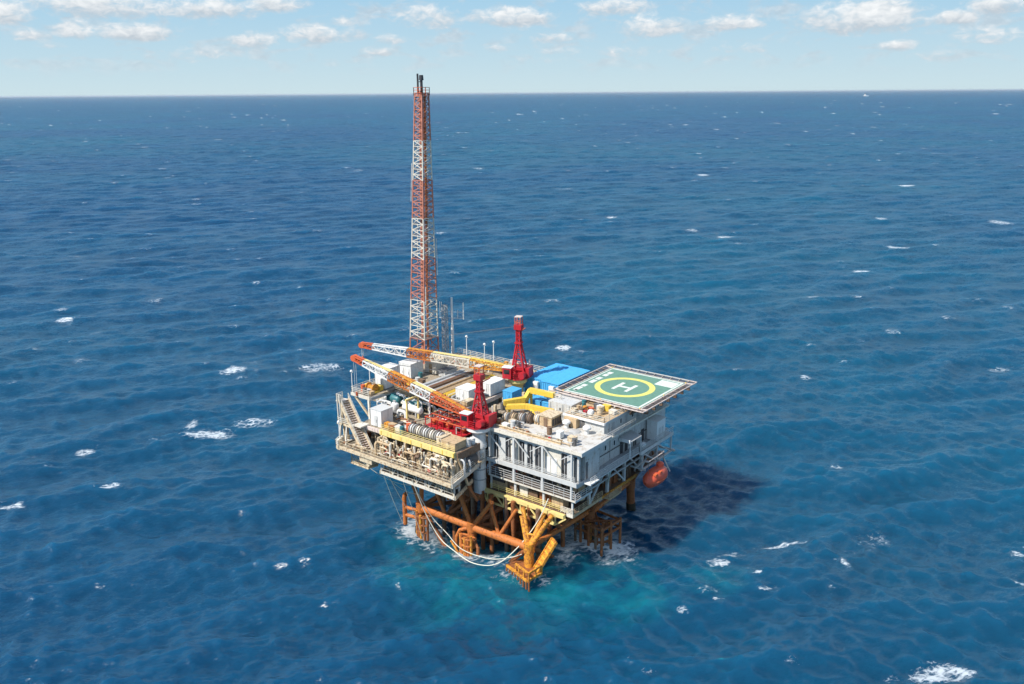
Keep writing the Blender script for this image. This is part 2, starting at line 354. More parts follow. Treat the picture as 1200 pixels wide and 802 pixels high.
    for (a, b, r_, s) in WASH:
        d2 = ((X-a)**2+(Y-b)**2)/(r_*r_); foam = np.maximum(foam, s*np.exp(-d2*1.1)*(d2 < 8))
    keep = np.ones_like(aer)
    for (a, b, r_, s) in AER:
        d2 = ((X-a)**2+(Y-b)**2)/(r_*r_); keep *= 1-s*.62*np.exp(-d2*.5)
    aer = 1-keep
    X += DX; Y += DY
    nR, nT = X.shape
    vs = np.empty((nR*nT+1, 3), 'f4'); vs[:-1, 0] = X.ravel(); vs[:-1, 1] = Y.ravel(); vs[:-1, 2] = Z.ravel(); vs[-1] = (cx, cy, 0)
    ii = np.arange(nR-1)[:, None]*nT; jj = np.arange(nT)[None]; j2 = (jj+1) % nT
    q = np.stack([ii+jj, ii+nT+jj, ii+nT+j2, ii+j2], -1).reshape(-1, 4)
    tri = np.stack([np.full(nT, nR*nT), np.arange(nT), (np.arange(nT)+1) % nT], -1)
    me = bpy.data.meshes.new('sea'); nq, ntr = len(q), len(tri)
    me.vertices.add(len(vs)); me.vertices.foreach_set('co', vs.ravel())
    loops = np.concatenate([q.ravel(), tri.ravel()]).astype('i4')
    me.loops.add(len(loops)); me.loops.foreach_set('vertex_index', loops)
    me.polygons.add(nq+ntr)
    me.polygons.foreach_set('loop_start', np.concatenate([np.arange(nq)*4, nq*4+np.arange(ntr)*3]).astype('i4'))
    me.update(calc_edges=True); me.validate()
    me.polygons.foreach_set('use_smooth', np.ones(nq+ntr, bool))
    for nm, arr in (('foam', foam), ('aer', aer), ('lost', lost)):
        at = me.attributes.new(nm, 'FLOAT', 'POINT'); at.data.foreach_set('value', np.append(arr.ravel(), 0).astype('f4'))
    mt = bpy.data.materials.new('seawater'); mt.use_nodes = True; t = mt.node_tree; g = G(t); b = t.nodes['Principled BSDF']
    pos = g.n('ShaderNodeNewGeometry'); P = pos.outputs['Position']
    def attr(nm): return g.n('ShaderNodeAttribute', attribute_name=nm).outputs['Fac']
    fo, ae = attr('foam'), attr('aer')
    # ripples too small for the mesh tilt the surface
    rot = g.n('ShaderNodeMapping'); g.put(rot.inputs[0], P); rot.inputs['Rotation'].default_value = (0, 0, -(wd)); 
    q1 = g.vm('MULTIPLY', rot.outputs[0], (1.0, .45, 1.0))
    na = g.noise(q1, .85, 5, .66, dist=.5, out='Color'); nb = g.noise(q1, 2.9, 4, .6, dist=.3, out='Color'); nc = g.noise(q1, .09, 3, .5, out='Color')
    def tilt(c, k): return g.vm('MULTIPLY', g.vm('SUBTRACT', c, (.5, .5, .5)), (k, k, 0))
    gust = g.ramp(g.noise(g.vm('MULTIPLY', rot.outputs[0], (1, .5, 1)), .011, 4, .55), .32, .68, .55, 1.2)
    N = g.vm('ADD', pos.outputs['Normal'], g.vm('ADD', g.vm('SCALE', g.vm('ADD', tilt(na, 1.35), tilt(nb, 1.0)), None, gust), tilt(nc, .30)))
    ne = g.noise(q1, .17, 5, .68, out='Color'); N = g.vm('ADD', N, g.vm('SCALE', tilt(ne, 1.2), None, g.m('ADD', .22, attr('lost'))))
    nf = g.noise(g.vm('MULTIPLY', q1, (1, .6, 1)), .035, 4, .7, out='Color'); N = g.vm('ADD', N, g.vm('SCALE', tilt(nf, 1.0), None, attr('lost')))
    N = g.vm('NORMALIZE', N)
    var = g.noise(P, .012, 4, .55); var2 = g.noise(P, .0016, 3, .5)
    deep = g.mix(g.ramp(var, .3, .7), WATER_A, WATER_B)
    deep = g.mix(g.ramp(var2, .35, .65, 0, .8), deep, WATER_C)
    aen = g.m('MULTIPLY', ae, g.m('MULTIPLY', g.ramp(g.noise(P, .11, 6, .65, dist=.8), .18, .8), 1.3))
    col = g.mix(g.ramp(aen, .12, .95, 0, 1, False), deep, (.005, .15, .20, 1))
    f1 = g.noise(g.vm('MULTIPLY', rot.outputs[0], (1, .30, 1)), 1.5, 7, .72, dist=.7)
    vor = g.n('ShaderNodeTexVoronoi', feature='DISTANCE_TO_EDGE'); g.put(vor.inputs['Vector'], g.vm('ADD', P, g.vm('SCALE', na, None, 1.6))); vor.inputs['Scale'].default_value = .75
    lace = g.ramp(vor.outputs['Distance'], .02, .22, .35, -.25)
    fv = g.m('ADD', g.m('ADD', g.m('MULTIPLY', fo, .88), g.m('MULTIPLY', g.m('SUBTRACT', f1, .5), 2.3)), g.m('MULTIPLY', lace, .4))
    fm = g.m('MULTIPLY', g.ramp(fv, .48, 1.1), g.ramp(fo, .02, .3))
    col = g.mix(g.m('MULTIPLY', fm, .85), col, (.62, .67, .70, 1))
    g.put(b.inputs['Base Color'], col)
    g.put(b.inputs['Roughness'], g.m('MAXIMUM', g.ramp(fm, 0, 1, .17, .8, False), g.ramp(attr('lost'), 0, 1, .17, .48, False)))
    b.inputs['Subsurface Weight'].default_value = 1.0; b.inputs['Subsurface Radius'].default_value = (1, 1, 1); b.inputs['Subsurface Scale'].default_value = 30.0; b.subsurface_method = 'RANDOM_WALK'
    b.inputs['IOR'].default_value = 1.333; g.put(b.inputs['Normal'], N)
    me.materials.append(mt)
    o = bpy.data.objects.new('sea', me); COL.objects.link(o); o['kind'] = 'structure'; o['label'] = 'choppy deep blue sea with whitecaps'
    return o
WATER_A = (.003, .060, .120, 1); WATER_B = (.003, .074, .134, 1); WATER_C = (.004, .050, .122, 1)
make_sea()

# ------------------------------------------------------------------ part shortcuts
def pbox(root, name, mat, *a): return B().box(*a).build(name, mat, root)
def pbar(root, name, mat, p, q, w, h=None): return B().bar(p, q, w, h).build(name, mat, root)
def ptube(root, name, mat, p, q, r, r2=None, n=10): return B().tube(p, q, r, r2, n).build(name, mat, root, True)
def ppipe(root, name, mat, pts, r, n=6): return B().path(pts, r, n).build(name, mat, root, True)
def prail(root, mat, pts, h=1.1, step=1.6, t=.075, n=3): return rail(B(), pts, h, step, t, n).build('railing', mat, root)
def arc(p0, p1, sag, n=14):
    p0, p1 = V(p0), V(p1); return [p0.lerp(p1, i/n)+V((0,0,-sag*4*(i/n)*(1-i/n))) for i in range(n+1)]

# ------------------------------------------------------------------ jacket (the steel legs standing in the sea)
jk = thing('platform_jacket', 'rusty orange tubular steel jacket of the platform standing in the sea', 'jacket', (-18, 5, 0))
FR = [(-31.2, -4.6), (-18.6, -4.6), (-5.9, -4.4)]
ROWS = [FR, [(-31.5, 13), (-18.6, 13), (-4.4, 12.2)], [(-31.5, 29), (-18.6, 29), (-5, 28)]]
for ri, row in enumerate(ROWS):
    for ci, (x, y) in enumerate(row):
        mat = 'amber' if (ri, ci) == (0, 2) else 'orange' if ri == 0 else 'rust'
        bx_, by_ = (-.5 if ci == 0 else .25 if ci == 2 else 0), (-.4 if ri == 0 else .4 if ri == 2 else 0)
        lg = ptube(jk, 'leg', mat, (x+bx_*1.6, y+by_*1.6, -9), (x, y, 5.6), .88 if ri == 0 else .88, .8, 12)
        B().tube((x, y, 4.2), (x, y, 5.9), 1.0, 1.0, 12).build('joint_can', mat, lg, True)
        B().tube((x+bx_*.9, y+by_*.9, -2.5), (x+bx_*.55, y+by_*.55, .9), .97, .95, 12).build('growth_band', 'growth', lg, True)
        # two raking struts carry the deck from each leg head
        for dx_, dy_ in (((-2.2, -1.2), (1.6, -1.0)), ((-3.2, .2), (4.4, .4)), ((-3.0, 2.2), (3.0, 2.6)))[ci] if ri == 0 else ((-2.6, -1), (2.6, 1)):
            ptube(jk, 'deck_strut', mat, (x, y, 4.8), (x+dx_, y+dy_, 13.6 if (ri, ci) == (0, 0) else 10.9), .44, .40)
for ri, row in enumerate(ROWS):
    for a, b_ in zip(row[:-1], row[1:]):
        o = ptube(jk, 'horizontal_brace', 'orange' if ri == 0 else 'rust', (*a, 4.9), (*b_, 5.0), .74 if ri == 0 else .55, None, 12)
for ci in range(3):
    for ra, rb in ((0, 1), (1, 2)):
        a, b_ = ROWS[ra][ci], ROWS[rb][ci]
        ptube(jk, 'horizontal_brace', 'rust' if ci < 2 else 'orange', (*a, 5.0), (*b_, 5.6), .5)
        ptube(jk, 'diagonal_brace', 'rust', (*a, 5.0), (*b_, -7), .4)
for a, b_ in ((ROWS[0][0], ROWS[1][1]), (ROWS[0][2], ROWS[1][1]), (ROWS[1][0], ROWS[0][1]), (ROWS[1][2], ROWS[0][1])):
    ptube(jk, 'plan_brace', 'rust', (*a, 5.1), (*b_, 5.1), .38)
ptube(jk, 'diagonal_brace', 'rust', (-31.2, -4.2, 4.6), (-19.4, -4.6, -8), .42)
ptube(jk, 'diagonal_brace', 'rust', (-6.4, -4.4, 4.6), (-18, -4.6, -8), .42)
for (x0, y0, z0), (x1, y1, z1), rr in (((-31.2, -4.4, 5), (-25, 4, 10.9), .42), ((-25, -4.4, 5), (-19.4, 3, 10.9), .36), ((-18.6, -4.4, 5), (-12, 4, 10.9), .42), ((-12.4, -4.4, 5), (-12.4, 6, 10.9), .36), ((-12.4, -4.2, 5.1), (-18.4, 12.6, 5.2), .36), ((-25, -4.4, 5), (-25, 6, 11), .36), ((-25, -4.5, 5), (-28.6, -4.2, 10.9), .34), ((-12.4, -4.5, 5.1), (-15.6, -3.4, 10.8), .34), ((-12.4, -4.5, 5.1), (-9.4, -3.4, 10.6), .34), ((-30, 13, 5.2), (-18.6, 13, 10.8), .38), ((-5, 12.4, 5.4), (-12, 12.8, 10.8), .38), ((-5.2, 3.8, 5.3), (-3.4, 10.8, 10.6), .4), ((-5.2, 3.8, 5.3), (-3.6, -1.6, 10.6), .4)):
    ptube(jk, 'raking_brace', 'orange' if y0 < 0 and y1 < 0 else 'rust', (x0, y0, z0), (x1, y1, z1), rr)
# conductor pipes rising through the shaded middle of the jacket
for i in range(30):
    x, y = -28+(i % 10)*2.4+rng.uniform(-.5, .5), -1.2+(i//10)*3.6+rng.uniform(-.6, .6)
    ptube(jk, 'conductor', 'rust' if i % 3 else 'brown', (x, y, -6), (x, y, 10.8), .42)
for z in (3.2, 7.6):
    ptube(jk, 'guide_beam', 'rust', (-29, 1.0, z), (-7, 1.0, z), .3); ptube(jk, 'guide_beam', 'rust', (-29, 8.5, z), (-7, 8.5, z), .3)

# guards and fenders hung on the legs
def guard(x, y, n, r, ztop, zlo, mat, label, span=4.6):
    t = thing('leg_guard', label, 'leg guard', (x, y, 0), 'tubular guards around the jacket legs')
    for i in range(n):
        a = math.radians(span*10*(i/(n-1)-.5)*2)-math.pi*.5+rng.uniform(-.08, .08)
        px_, py_ = x+r*math.cos(a), y+r*math.sin(a)
        ptube(t, 'guard_post', mat if i % 3 else 'amber', (px_, py_, zlo+rng.uniform(-.8, .3)), (px_+rng.uniform(-.15, .15), py_, ztop+rng.uniform(-.2, .5)), .25, None, 7)
    for z in (ztop-.3, (ztop)*.55, .9):
        pts = [(x+r*math.cos(math.radians(span*10*(k/10-.5)*2)-math.pi*.5), y+r*math.sin(math.radians(span*10*(k/10-.5)*2)-math.pi*.5), z) for k in range(11)]
        ppipe(t, 'guard_ring', mat, pts, .24)
    for sgn in (-1, 1): ptube(t, 'guard_arm', mat, (x, y, ztop-.5), (x+sgn*r*.9, y-r*.35, ztop-.3), .24)
    return t
guard(-18.8, -4.8, 7, 1.9, 3.6, -1.6, 'orange', 'cluster of orange guard tubes round the middle front jacket leg')
guard(-30.0, -4.4, 6, 1.9, 4.2, -1.8, 'rust', 'rusty guard tubes on the far left front jacket leg by the hoses')
guard(-2.6, 12.8, 7, 2.6, 4.4, -1.4, 'rust', 'dark rusty guard tubes on the right hand jacket leg in foam', 8)
ft = thing('boat_fender', 'hooked orange fender tube sticking out left of the left jacket leg', 'fender', (-35.2, -4.6, 0))
ppipe(ft, 'fender_tube', 'orange', [(-35.2, -5.0, -1.6), (-35.2, -5.0, 5.8), (-35.0, -5.0, 6.7), (-34.6, -5.0, 6.9)], .42, 10)
for z in (2.4, 4.0): ptube(ft, 'fender_arm', 'orange', (-35.2, -5.0, z), (-31.6, -4.6, z), .34)
ft = thing('boat_fender', 'bent rusty fender tube leaning at the foot of the middle jacket leg', 'fender', (-21, -5.4, 0))
ppipe(ft, 'fender_tube', 'orange', [(-21.4, -5.8, -1.5), (-21.3, -5.8, 2.6), (-20.7, -5.6, 4.0), (-19.4, -5.0, 4.6)], .36, 8)
ptube(ft, 'fender_arm', 'amber', (-22.4, -6.2, 1.6), (-19.4, -6.4, -1.2), .2)
ft = thing('boat_fender', 'stubby rusty fender post at the right foot of the middle jacket leg', 'fender', (-16, -5.4, 0))
ptube(ft, 'fender_tube', 'rust', (-16.2, -5.9, -1.5), (-16.6, -5.4, 1.8), .34); ptube(ft, 'fender_arm', 'rust', (-16.5, -5.5, 1.6), (-18.6, -4.7, 3.6), .26)

fr_ = thing('fender_frame', 'dark rusty fender frame of beams and posts in the foam at right', 'fender', (-2.5, 12, 0))
FQ = [(-5.6, 9.4), (.3, 9.0), (.8, 14.6), (-5.2, 15.2)]
for z in (4.4, 3.0):
    for a, b_ in zip(FQ, FQ[1:]+FQ[:1]): ptube(fr_, 'ring_beam', 'rust', (*a, z), (*b_, z), .24)
for (x, y), ln in zip(FQ+[(-2.6, 9.2), (.5, 11.8), (-1.0, 9.1), (-4.4, 9.3)], (0, .5, .3, 0, .2, .6, 0, .4)): ptube(fr_, 'frame_post', 'rust' if ln else 'brown', (x+ln*.8, y-ln, -2), (x, y, 4.6+ln), .26, None, 8)
for a, b_ in (((-5.6, 9.4), (.8, 14.6)), ((.3, 9.0), (-5.2, 15.2)), ((-4.4, 12.2), (.5, 11.8))): ptube(fr_, 'cross_beam', 'rust', (*a, 4.2), (*b_, 4.3), .2)
# boat landing on the front right leg
bl = thing('boat_landing', 'bright orange boat landing platform at the foot of the front right leg', 'boat landing', (-6, -6, 0))
B().prism([(-9.2, -6.6), (-6.6, -7.4), (-3.2, -8.6), (-2.8, -5.0), (-5.2, -3.2), (-8.4, -3.6)], 1.3, 1.55).build('grating', 'rust', bl)
EDGE = [(-9.2, -6.6), (-6.6, -7.4), (-3.2, -8.6), (-2.8, -5.0)]
for a, b_ in zip(EDGE[:-1], EDGE[1:]):
    pbar(bl, 'edge_beam', 'amber', (*a, 1.42), (*b_, 1.42), .34, .42)
for (x, y) in ((-5.6, -7.7), (-4.2, -8.2), (-3.0, -8.4), (-2.9, -6.6), (-2.8, -5.0), (-6.6, -7.3)):
    pbar(bl, 'frame_post', 'amber', (x, y, 1.4), (x, y, 2.9), .22)
pbar(bl, 'top_beam', 'amber', (-6.6, -7.3, 2.9), (-3.0, -8.5, 2.9), .34, .3); pbar(bl, 'top_beam', 'amber', (-3.0, -8.5, 2.92), (-2.8, -4.8, 2.92), .34, .3)
for i in range(9):
    t_ = i/8; x, y = (-9.0+t_*6.1, -6.75-t_*1.75)
    ptube(bl, 'fender_post', 'rust', (x, y, -1.8), (x, y, 1.3), .16, None, 6)
for x, y in ((-5.9, -4.4),): ptube(bl, 'leg_collar', 'amber', (x, y-.0, 1.0), (x, y, 3.2), .95)
st = thing('access_ladder', 'wide sloping yellow-orange ladder from boat landing up to the brace', 'ladder', (-3, -4.4, 1.5))
a0, a1 = V((-3.9, -5.2, 1.6)), V((-1.9, -2.6, 6.9)); sd = V((.75, -.45, 0))
for sgn in (-1, 1): pbar(st, 'stringer', 'amber', a0+sd*sgn, a1+sd*sgn, .24, .4)
for i in range(13): pbar(st, 'rung', 'yellow' if i % 2 else 'amber', a0.lerp(a1, i/12)-sd, a0.lerp(a1, i/12)+sd, .16)
B().add([a0-sd+V((0,0,-.15)), a0+sd+V((0,0,-.15)), a1+sd+V((0,0,-.15)), a1-sd+V((0,0,-.15)), a0-sd, a0+sd, a1+sd, a1-sd], [(3,2,1,0),(4,5,6,7),(0,1,5,4),(1,2,6,5),(2,3,7,6),(3,0,4,7)]).build('backing_plate', 'amber', st)

# yellow strut tree on the front right leg head
yt = thing('support_strut', 'bright yellow branching strut rising from the front right jacket leg', 'strut', (-5.9, -4.6, 4))
for q in ((-8.6, -3.0, 9.6), (-3.2, -2.6, 10.2), (-5.0, -1.2, 10.4)): ptube(yt, 'branch', 'amber', (-5.9, -4.7, 4.6), q, .46, .4)
ptube(yt, 'cross_tube', 'amber', (-7.3, -3.8, 7.0), (-4.6, -3.6, 7.2), .2)

# ------------------------------------------------------------------ yellow truss under the right-hand module
tr = thing('truss_girder', 'yellow truss girder under the front edge of the grey module', 'truss', (-10, -.7, 8.8))
pbox(tr, 'top_chord', 'paleyellow', -19.2, -1.05, 10.35, -1.2, -.35, 11.0)
pbar(tr, 'bottom_chord', 'paleyellow', (-18.0, -.8, 8.7), (-3.0, -.8, 8.7), .3)
nodes = [-18.0, -14.25, -10.5, -6.75, -3.0]
pbar(tr, 'end_diagonal', 'paleyellow', (-18.0, -.8, 8.7), (-19.3, -.8, 10.5), .26); pbar(tr, 'end_diagonal', 'paleyellow', (-3.0, -.8, 8.7), (-.9, -.8, 10.4), .26)
for a, b_ in zip(nodes[:-1], nodes[1:]):
    mid = (a+b_)/2
    for e in (a, b_): pbar(tr, 'diagonal', 'paleyellow', (e, -.8, 8.7), (mid, -.8, 10.4), .22)
for e in nodes: pbar(tr, 'upright', 'paleyellow', (e, -.8, 8.7), (e, -.8, 10.4), .2)

# ------------------------------------------------------------------ right-hand utility module
um = thing('utility_module', 'three-storey grey utility module at the front right below the helideck', 'deck module', (-9.5, 8, 11))
pbox(um, 'lower_deck', 'brown', -18.2, 0, 10.7, 0, 33, 11.0)
pbox(um, 'deck_edge', 'offwhite', -1.2, -.14, 10.55, .12, -.02, 11.15)
pbox(um, 'deck_edge', 'tan', .02, .02, 10.55, .2, 9, 11.12); pbox(um, 'deck_edge', 'amber', .02, 9, 10.5, .22, 21, 11.1)
pbox(um, 'walkway', 'dim', -18.2, -.2, 13.75, .6, 4.9, 13.95)  # floor coloured dark in place of interior shade
pbox(um, 'walkway_edge', 'offwhite', -18.2, -.36, 13.68, .6, -.22, 13.96); pbox(um, 'walkway_edge', 'palegrey', .62, -.36, 13.6, .74, 4.9, 14.0)
pbox(um, 'main_deck', 'grey', -18.2, -.2, 16.6, .8, 32, 17.0)
pbox(um, 'fascia', 'palegrey', -15.8, -.45, 16.5, .95, -.22, 17.3); pbox(um, 'fascia', 'palegrey', -18.3, -.6, 16.55, -15.8, -.24, 17.15)
pbox(um, 'fascia', 'grey', .82, -.2, 16.3, .96, 18, 17.1)
pbox(um, 'roof', 'roofgrey', -18.2, -.3, 22.55, 1.8, 9.2, 22.95)
pbox(um, 'roof_edge', 'offwhite', -18.2, -.5, 22.45, 1.8, -.32, 23.05); pbox(um, 'roof_edge', 'palegrey', 1.82, -.5, 22.3, 2.0, 7.0, 23.0)
# columns of the front
for x, w in ((-17.9, .3), (-12.4, .42), (-6.2, .42), (-.2, .3)):
    for z0, z1 in ((11.0, 13.75), (13.95, 16.6), (17.35, 22.3)):
        pbox(um, 'column', 'palegrey', x-w/2, -.34 if z0 > 12 else .1, z0, x+w/2, .06 if z0 > 12 else .4, z1)
for x0 in (-18.4, -12.2, -6.0):
    pbar(um, 'bracing', 'palegrey', (x0, -.3, 22.2), (x0+3.2, -.3, 19.4), .16)
    pbar(um, 'bracing', 'palegrey', (x0+5.8, -.3, 22.2), (x0+3.4, -.3, 20.6), .14)
# lower storey: stores and machinery seen behind the truss
pbox(um, 'back_wall', 'dim', -19, 5.0, 11.0, -.6, 5.2, 16.6)  # interior shade is put into this wall's dark colour
for i, (x0, x1, z1, mt_) in enumerate(((-18.6, -14.8, 13.0, 'tan'), (-14.4, -12.2, 13.2, 'brown'), (-12.0, -10.2, 13.4, 'offwhite'), (-10.0, -8.0, 12.6, 'brown'), (-7.6, -5.2, 13.2, 'rust'), (-5.0, -2.6, 12.8, 'tan'))):
    pbox(um, 'store_locker', mt_, x0, .9, 11.02, x1, 2.6, z1)
ptube(um, 'drum_tank', 'darksteel', (-18.4, .9, 12.9), (-15.2, .9, 12.9), .55)
prail(um, 'paleyellow', [(-18.0, .05, 11.0), (-1.0, .05, 11.0)], 1.0, 1.8)
prail(um, 'offwhite', [(-2.4, -.05, 11.0), (.05, -.05, 11.0)], 1.1, .8, .1, 4)
# middle storey: four-rail barrier before machinery given dark colours to deepen the interior shade
for a, b_ in ((-18.4, -12.7), (-12.1, -6.5), (-5.9, .5)):
    prail(um, 'palegrey', [(a, -.28, 13.97), (b_, -.28, 13.97)], 1.7, 1.9, .062, 4)
prail(um, 'palegrey', [(.68, -.2, 13.97), (.68, 4.8, 13.97)], 1.2, 1.6, .09)
for i in range(9):
    x = -18+i*2.05; r = rng.uniform(.4, .8)
    if i % 2: ptube(um, 'machine_drum', rng.choice(['brown', 'darkgrey', 'dim']), (x, 3.4, 13.97), (x, 3.4, 13.97+rng.uniform(1.3, 2.2)), r)
    else: pbox(um, 'machine_cabinet', rng.choice(['dim', 'darkgrey', 'brown', 'dim']), x-.7, 2.8, 13.97, x+.7, 4.2, 13.97+rng.uniform(1.0, 2.3))
# upper storey: recessed wall with arched plant-room doorways
WY = .5
openings = [(-17.0, 1.2), (-14.2, 1.2), (-11.2, 1.2), (-9.4, 1.2), (-7.6, 1.4), (-2.2, 1.2), (.1, .7)]
pbox(um, 'plant_wall', 'wallgrey', -18.8, WY+.5, 17.0, .6, WY+.7, 22.5)
xs = [-18.8]+[v for c, w in openings for v in (c-w/2, c+w/2)]+[.8]
for i in range(0, len(xs), 2):
    if xs[i+1]-xs[i] > .1: pbox(um, 'wall_panel', ('palegrey', 'wallgrey', 'offwhite')[i//2 % 3], xs[i], WY, 17.02, xs[i+1], WY+.45, 22.5)
for c, w in openings:
    b_ = B(); n = 8
    pts = [(c-w/2, 17.02), (c+w/2, 17.02)]+[(c+w/2*math.cos(math.pi*k/n), 21.0+w/2*math.sin(math.pi*k/n)) for k in range(n+1)]
    vs = [(x, WY+.30, z) for x, z in pts]+[(x, WY+.46, z) for x, z in pts]; k = len(pts)
    b_.add(vs, [tuple(range(k)), tuple(range(2*k-1, k-1, -1))]+[((i+1) % k, i, i+k, (i+1) % k+k) for i in range(k)])
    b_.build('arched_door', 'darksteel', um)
    pbox(um, 'lintel', 'palegrey', c-w/2, WY, 21.6, c+w/2, WY+.4, 22.5)
    pbar(um, 'door_post', 'grey', (c+.1, WY+.1, 17.0), (c+.1, WY+.1, 21.2), .12)
for x in (-12.8, -5.6, -4.2): pbox(um, 'door', 'white', x-.55, WY-.08, 17.05, x+.55, WY-.01, 20.2)
prail(um, 'palegrey', [(-15.6, -.35, 17.36), (.6, -.35, 17.36)], .9, 2.1, .06)
pbox(um, 'corner_room', 'wallgrey', -.9, 2.1, 17.02, 1.0, 6.6, 22.3)
pbox(um, 'corner_door', 'darkgrey', 1.0, 2.3, 17.1, 1.06, 2.9, 20.2)
# side of the module, open framing
for y in (5.2, 11.2, 17, 23, 29): pbox(um, 'side_column', 'palegrey', -.35, y-.25, 11.02, .1, y+.25, 16.6)
for y0, y1, z0, z1 in ((5.4, 11, 11.2, 16.5), (17, 11.4, 11.2, 16.5), (17.2, 22.8, 16.4, 11.4), (23.2, 28.8, 11.4, 16.4)):
    pbar(um, 'side_bracing', 'palegrey', (.0, y0, z0), (.0, y1, z1), .26)
pbar(um, 'side_beam', 'grey', (.1, 5.2, 14.0), (.1, 29, 14.0), .3)
ptube(um, 'tan_vessel', 'tan', (-1.6, 4.0, 12.3), (-1.6, 4.0, 16.4), 1.3, None, 14)
for i in range(9):
    y = 8+i*2.3; z = rng.choice((11.02, 14.2))
    pbox(um, 'machine_cabinet', rng.choice(['dim', 'rust', 'brown', 'darkgrey']), -2.6, y, z, -1.0, y+1.5, z+rng.uniform(1, 2.2))
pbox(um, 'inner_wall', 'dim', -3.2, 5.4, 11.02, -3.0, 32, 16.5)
pbox(um, 'side_walkway', 'tan', .22, 9.5, 10.6, 1.5, 13.5, 10.8)
prail(um, 'tan', [(1.45, 9.5, 10.8), (1.45, 13.5, 10.8)], 1.0, 1.3); prail(um, 'tan', [(.1, .2, 11.1), (.1, 9.3, 11.1)], 1.0, 1.6)
for y in (10, 13): pbar(um, 'walkway_bracket', 'tan', (1.4, y, 10.6), (.1, y, 9.2), .2)
# gallery at main-deck level along the side
pbox(um, 'gallery', 'palegrey', .98, 4.6, 16.75, 2.3, 17.9, 16.95)
prail(um, 'palegrey', [(2.2, 4.7, 16.97), (2.2, 17.8, 16.97)], 1.15, 1.7, .085)
pbox(um, 'landing', 'white', .98, 1.6, 16.6, 2.5, 4.5, 16.8); prail(um, 'palegrey', [(2.4, 1.7, 16.82), (2.4, 4.4, 16.82)], 1.1, 1.2)
pbar(um, 'gallery_strut', 'offwhite', (2.1, 8.6, 16.7), (.1, 11, 13.0), .24)

# ------------------------------------------------------------------ accommodation block
ab = thing('accommodation_block', 'stepped white accommodation block directly beneath the green helideck', 'building', (-6, 18, 17))
pbox(ab, 'lower_wall', 'wallgrey', -8, 6.8, 17.04, -.05, 32, 21.9)
pbox(ab, 'ledge', 'offwhite', -8.4, 6.4, 21.95, 1.3, 31, 22.25)
pbox(ab, 'upper_wall', 'wallgrey', -7.8, 9.4, 22.25, .05, 31, 24.75)
pbox(ab, 'terrace', 'tan', -8.2, 9.0, 24.76, .35, 31, 24.95)
pbox(ab, 'terrace_edge', 'white', -8.3, 8.84, 24.6, .4, 8.99, 25.05); pbox(ab, 'terrace_edge', 'palegrey', .37, 9, 24.6, .5, 18, 25.05)
pbox(ab, 'tall_wall', 'wallgrey', -13.4, 11.6, 17.04, -8.3, 30, 26.0-.45)
pbox(ab, 'recessed_room', 'tan', -7.6, 8.2, 22.98, -5.0, 9.35, 24.7)
def window(root, x, y, z, w, h, nx):
    """small deep-set window on a +x wall"""
    o = pbox(root, 'window', 'glass', x, y-w/2, z-h/2, x+.05, y+w/2, z+h/2)
    b_ = B()
    b_.box(x, y-w/2-.08, z+h/2, x+.1, y+w/2+.08, z+h/2+.08); b_.box(x, y-w/2-.08, z-h/2-.08, x+.14, y+w/2+.08, z-h/2)
    b_.box(x, y-w/2-.08, z-h/2, x+.1, y-w/2, z+h/2); b_.box(x, y+w/2, z-h/2, x+.1, y+w/2+.08, z+h/2); b_.build('frame', 'white', o)
for y in (14.9, 19.0, 23.0, 27.0): window(ab, .06, y, 23.6, .55, .9, 0)
for y in (10.0, 13.0): window(ab, -.04, y, 20.0, .55, .95, 0)
for y in (15.6, 17.3, 20.4, 23.2): pbox(ab, 'doorway', 'darksteel', -.05, y-.5, 17.05, .02, y+.5, 19.4)
for x, z in ((-12.3, 23.6), (-10.8, 24.4), (-9.6, 23.2)):
    pbox(ab, 'vent', 'darkgrey', x-.15, 11.52, z-.2, x+.15, 11.6, z+.2)
pbox(ab, 'doorway', 'darkgrey', -4.6, 9.3, 23.0, -4.0, 9.4, 24.4)
prail(ab, 'palegrey', [(1.2, 6.6, 22.26), (1.2, 30, 22.26)], 1.05, 1.9, .08)
prail(ab, 'offwhite', [(-8.0, 9.1, 24.96), (.2, 9.1, 24.96), (.2, 16, 24.96)], 1.0, 1.6, .07)
B().lathe((-1.4, 6.3, 18.6), [(0, -2.6), (1.0, -2.4), (1.25, -1.8), (1.25, 1.6), (1.0, 2.3), (0, 2.5)], 16, 'y').build('round_tank', 'palegrey', ab, True)
# awning over the side doors
aw = thing('awning', 'small grey sloping awning over the side doorway beside the lifeboat deck', 'awning', (1, 16.5, 17))
B().add([(.1, 14.6, 20.6), (.1, 18.6, 20.6), (2.4, 18.6, 20.0), (2.4, 14.6, 20.0), (.1, 14.6, 20.72), (.1, 18.6, 20.72), (2.4, 18.6, 20.12), (2.4, 14.6, 20.12)], [(3,2,1,0),(4,5,6,7),(0,1,5,4),(1,2,6,5),(2,3,7,6),(3,0,4,7)][::1]).build('canopy', 'grey', aw)
pbox(aw, 'front_valance', 'white', .1, 14.42, 19.9, 2.4, 14.58, 20.5)
for y in (14.7, 18.5): pbar(aw, 'post', 'white', (2.3, y, 17.0), (2.3, y, 20.0), .14)
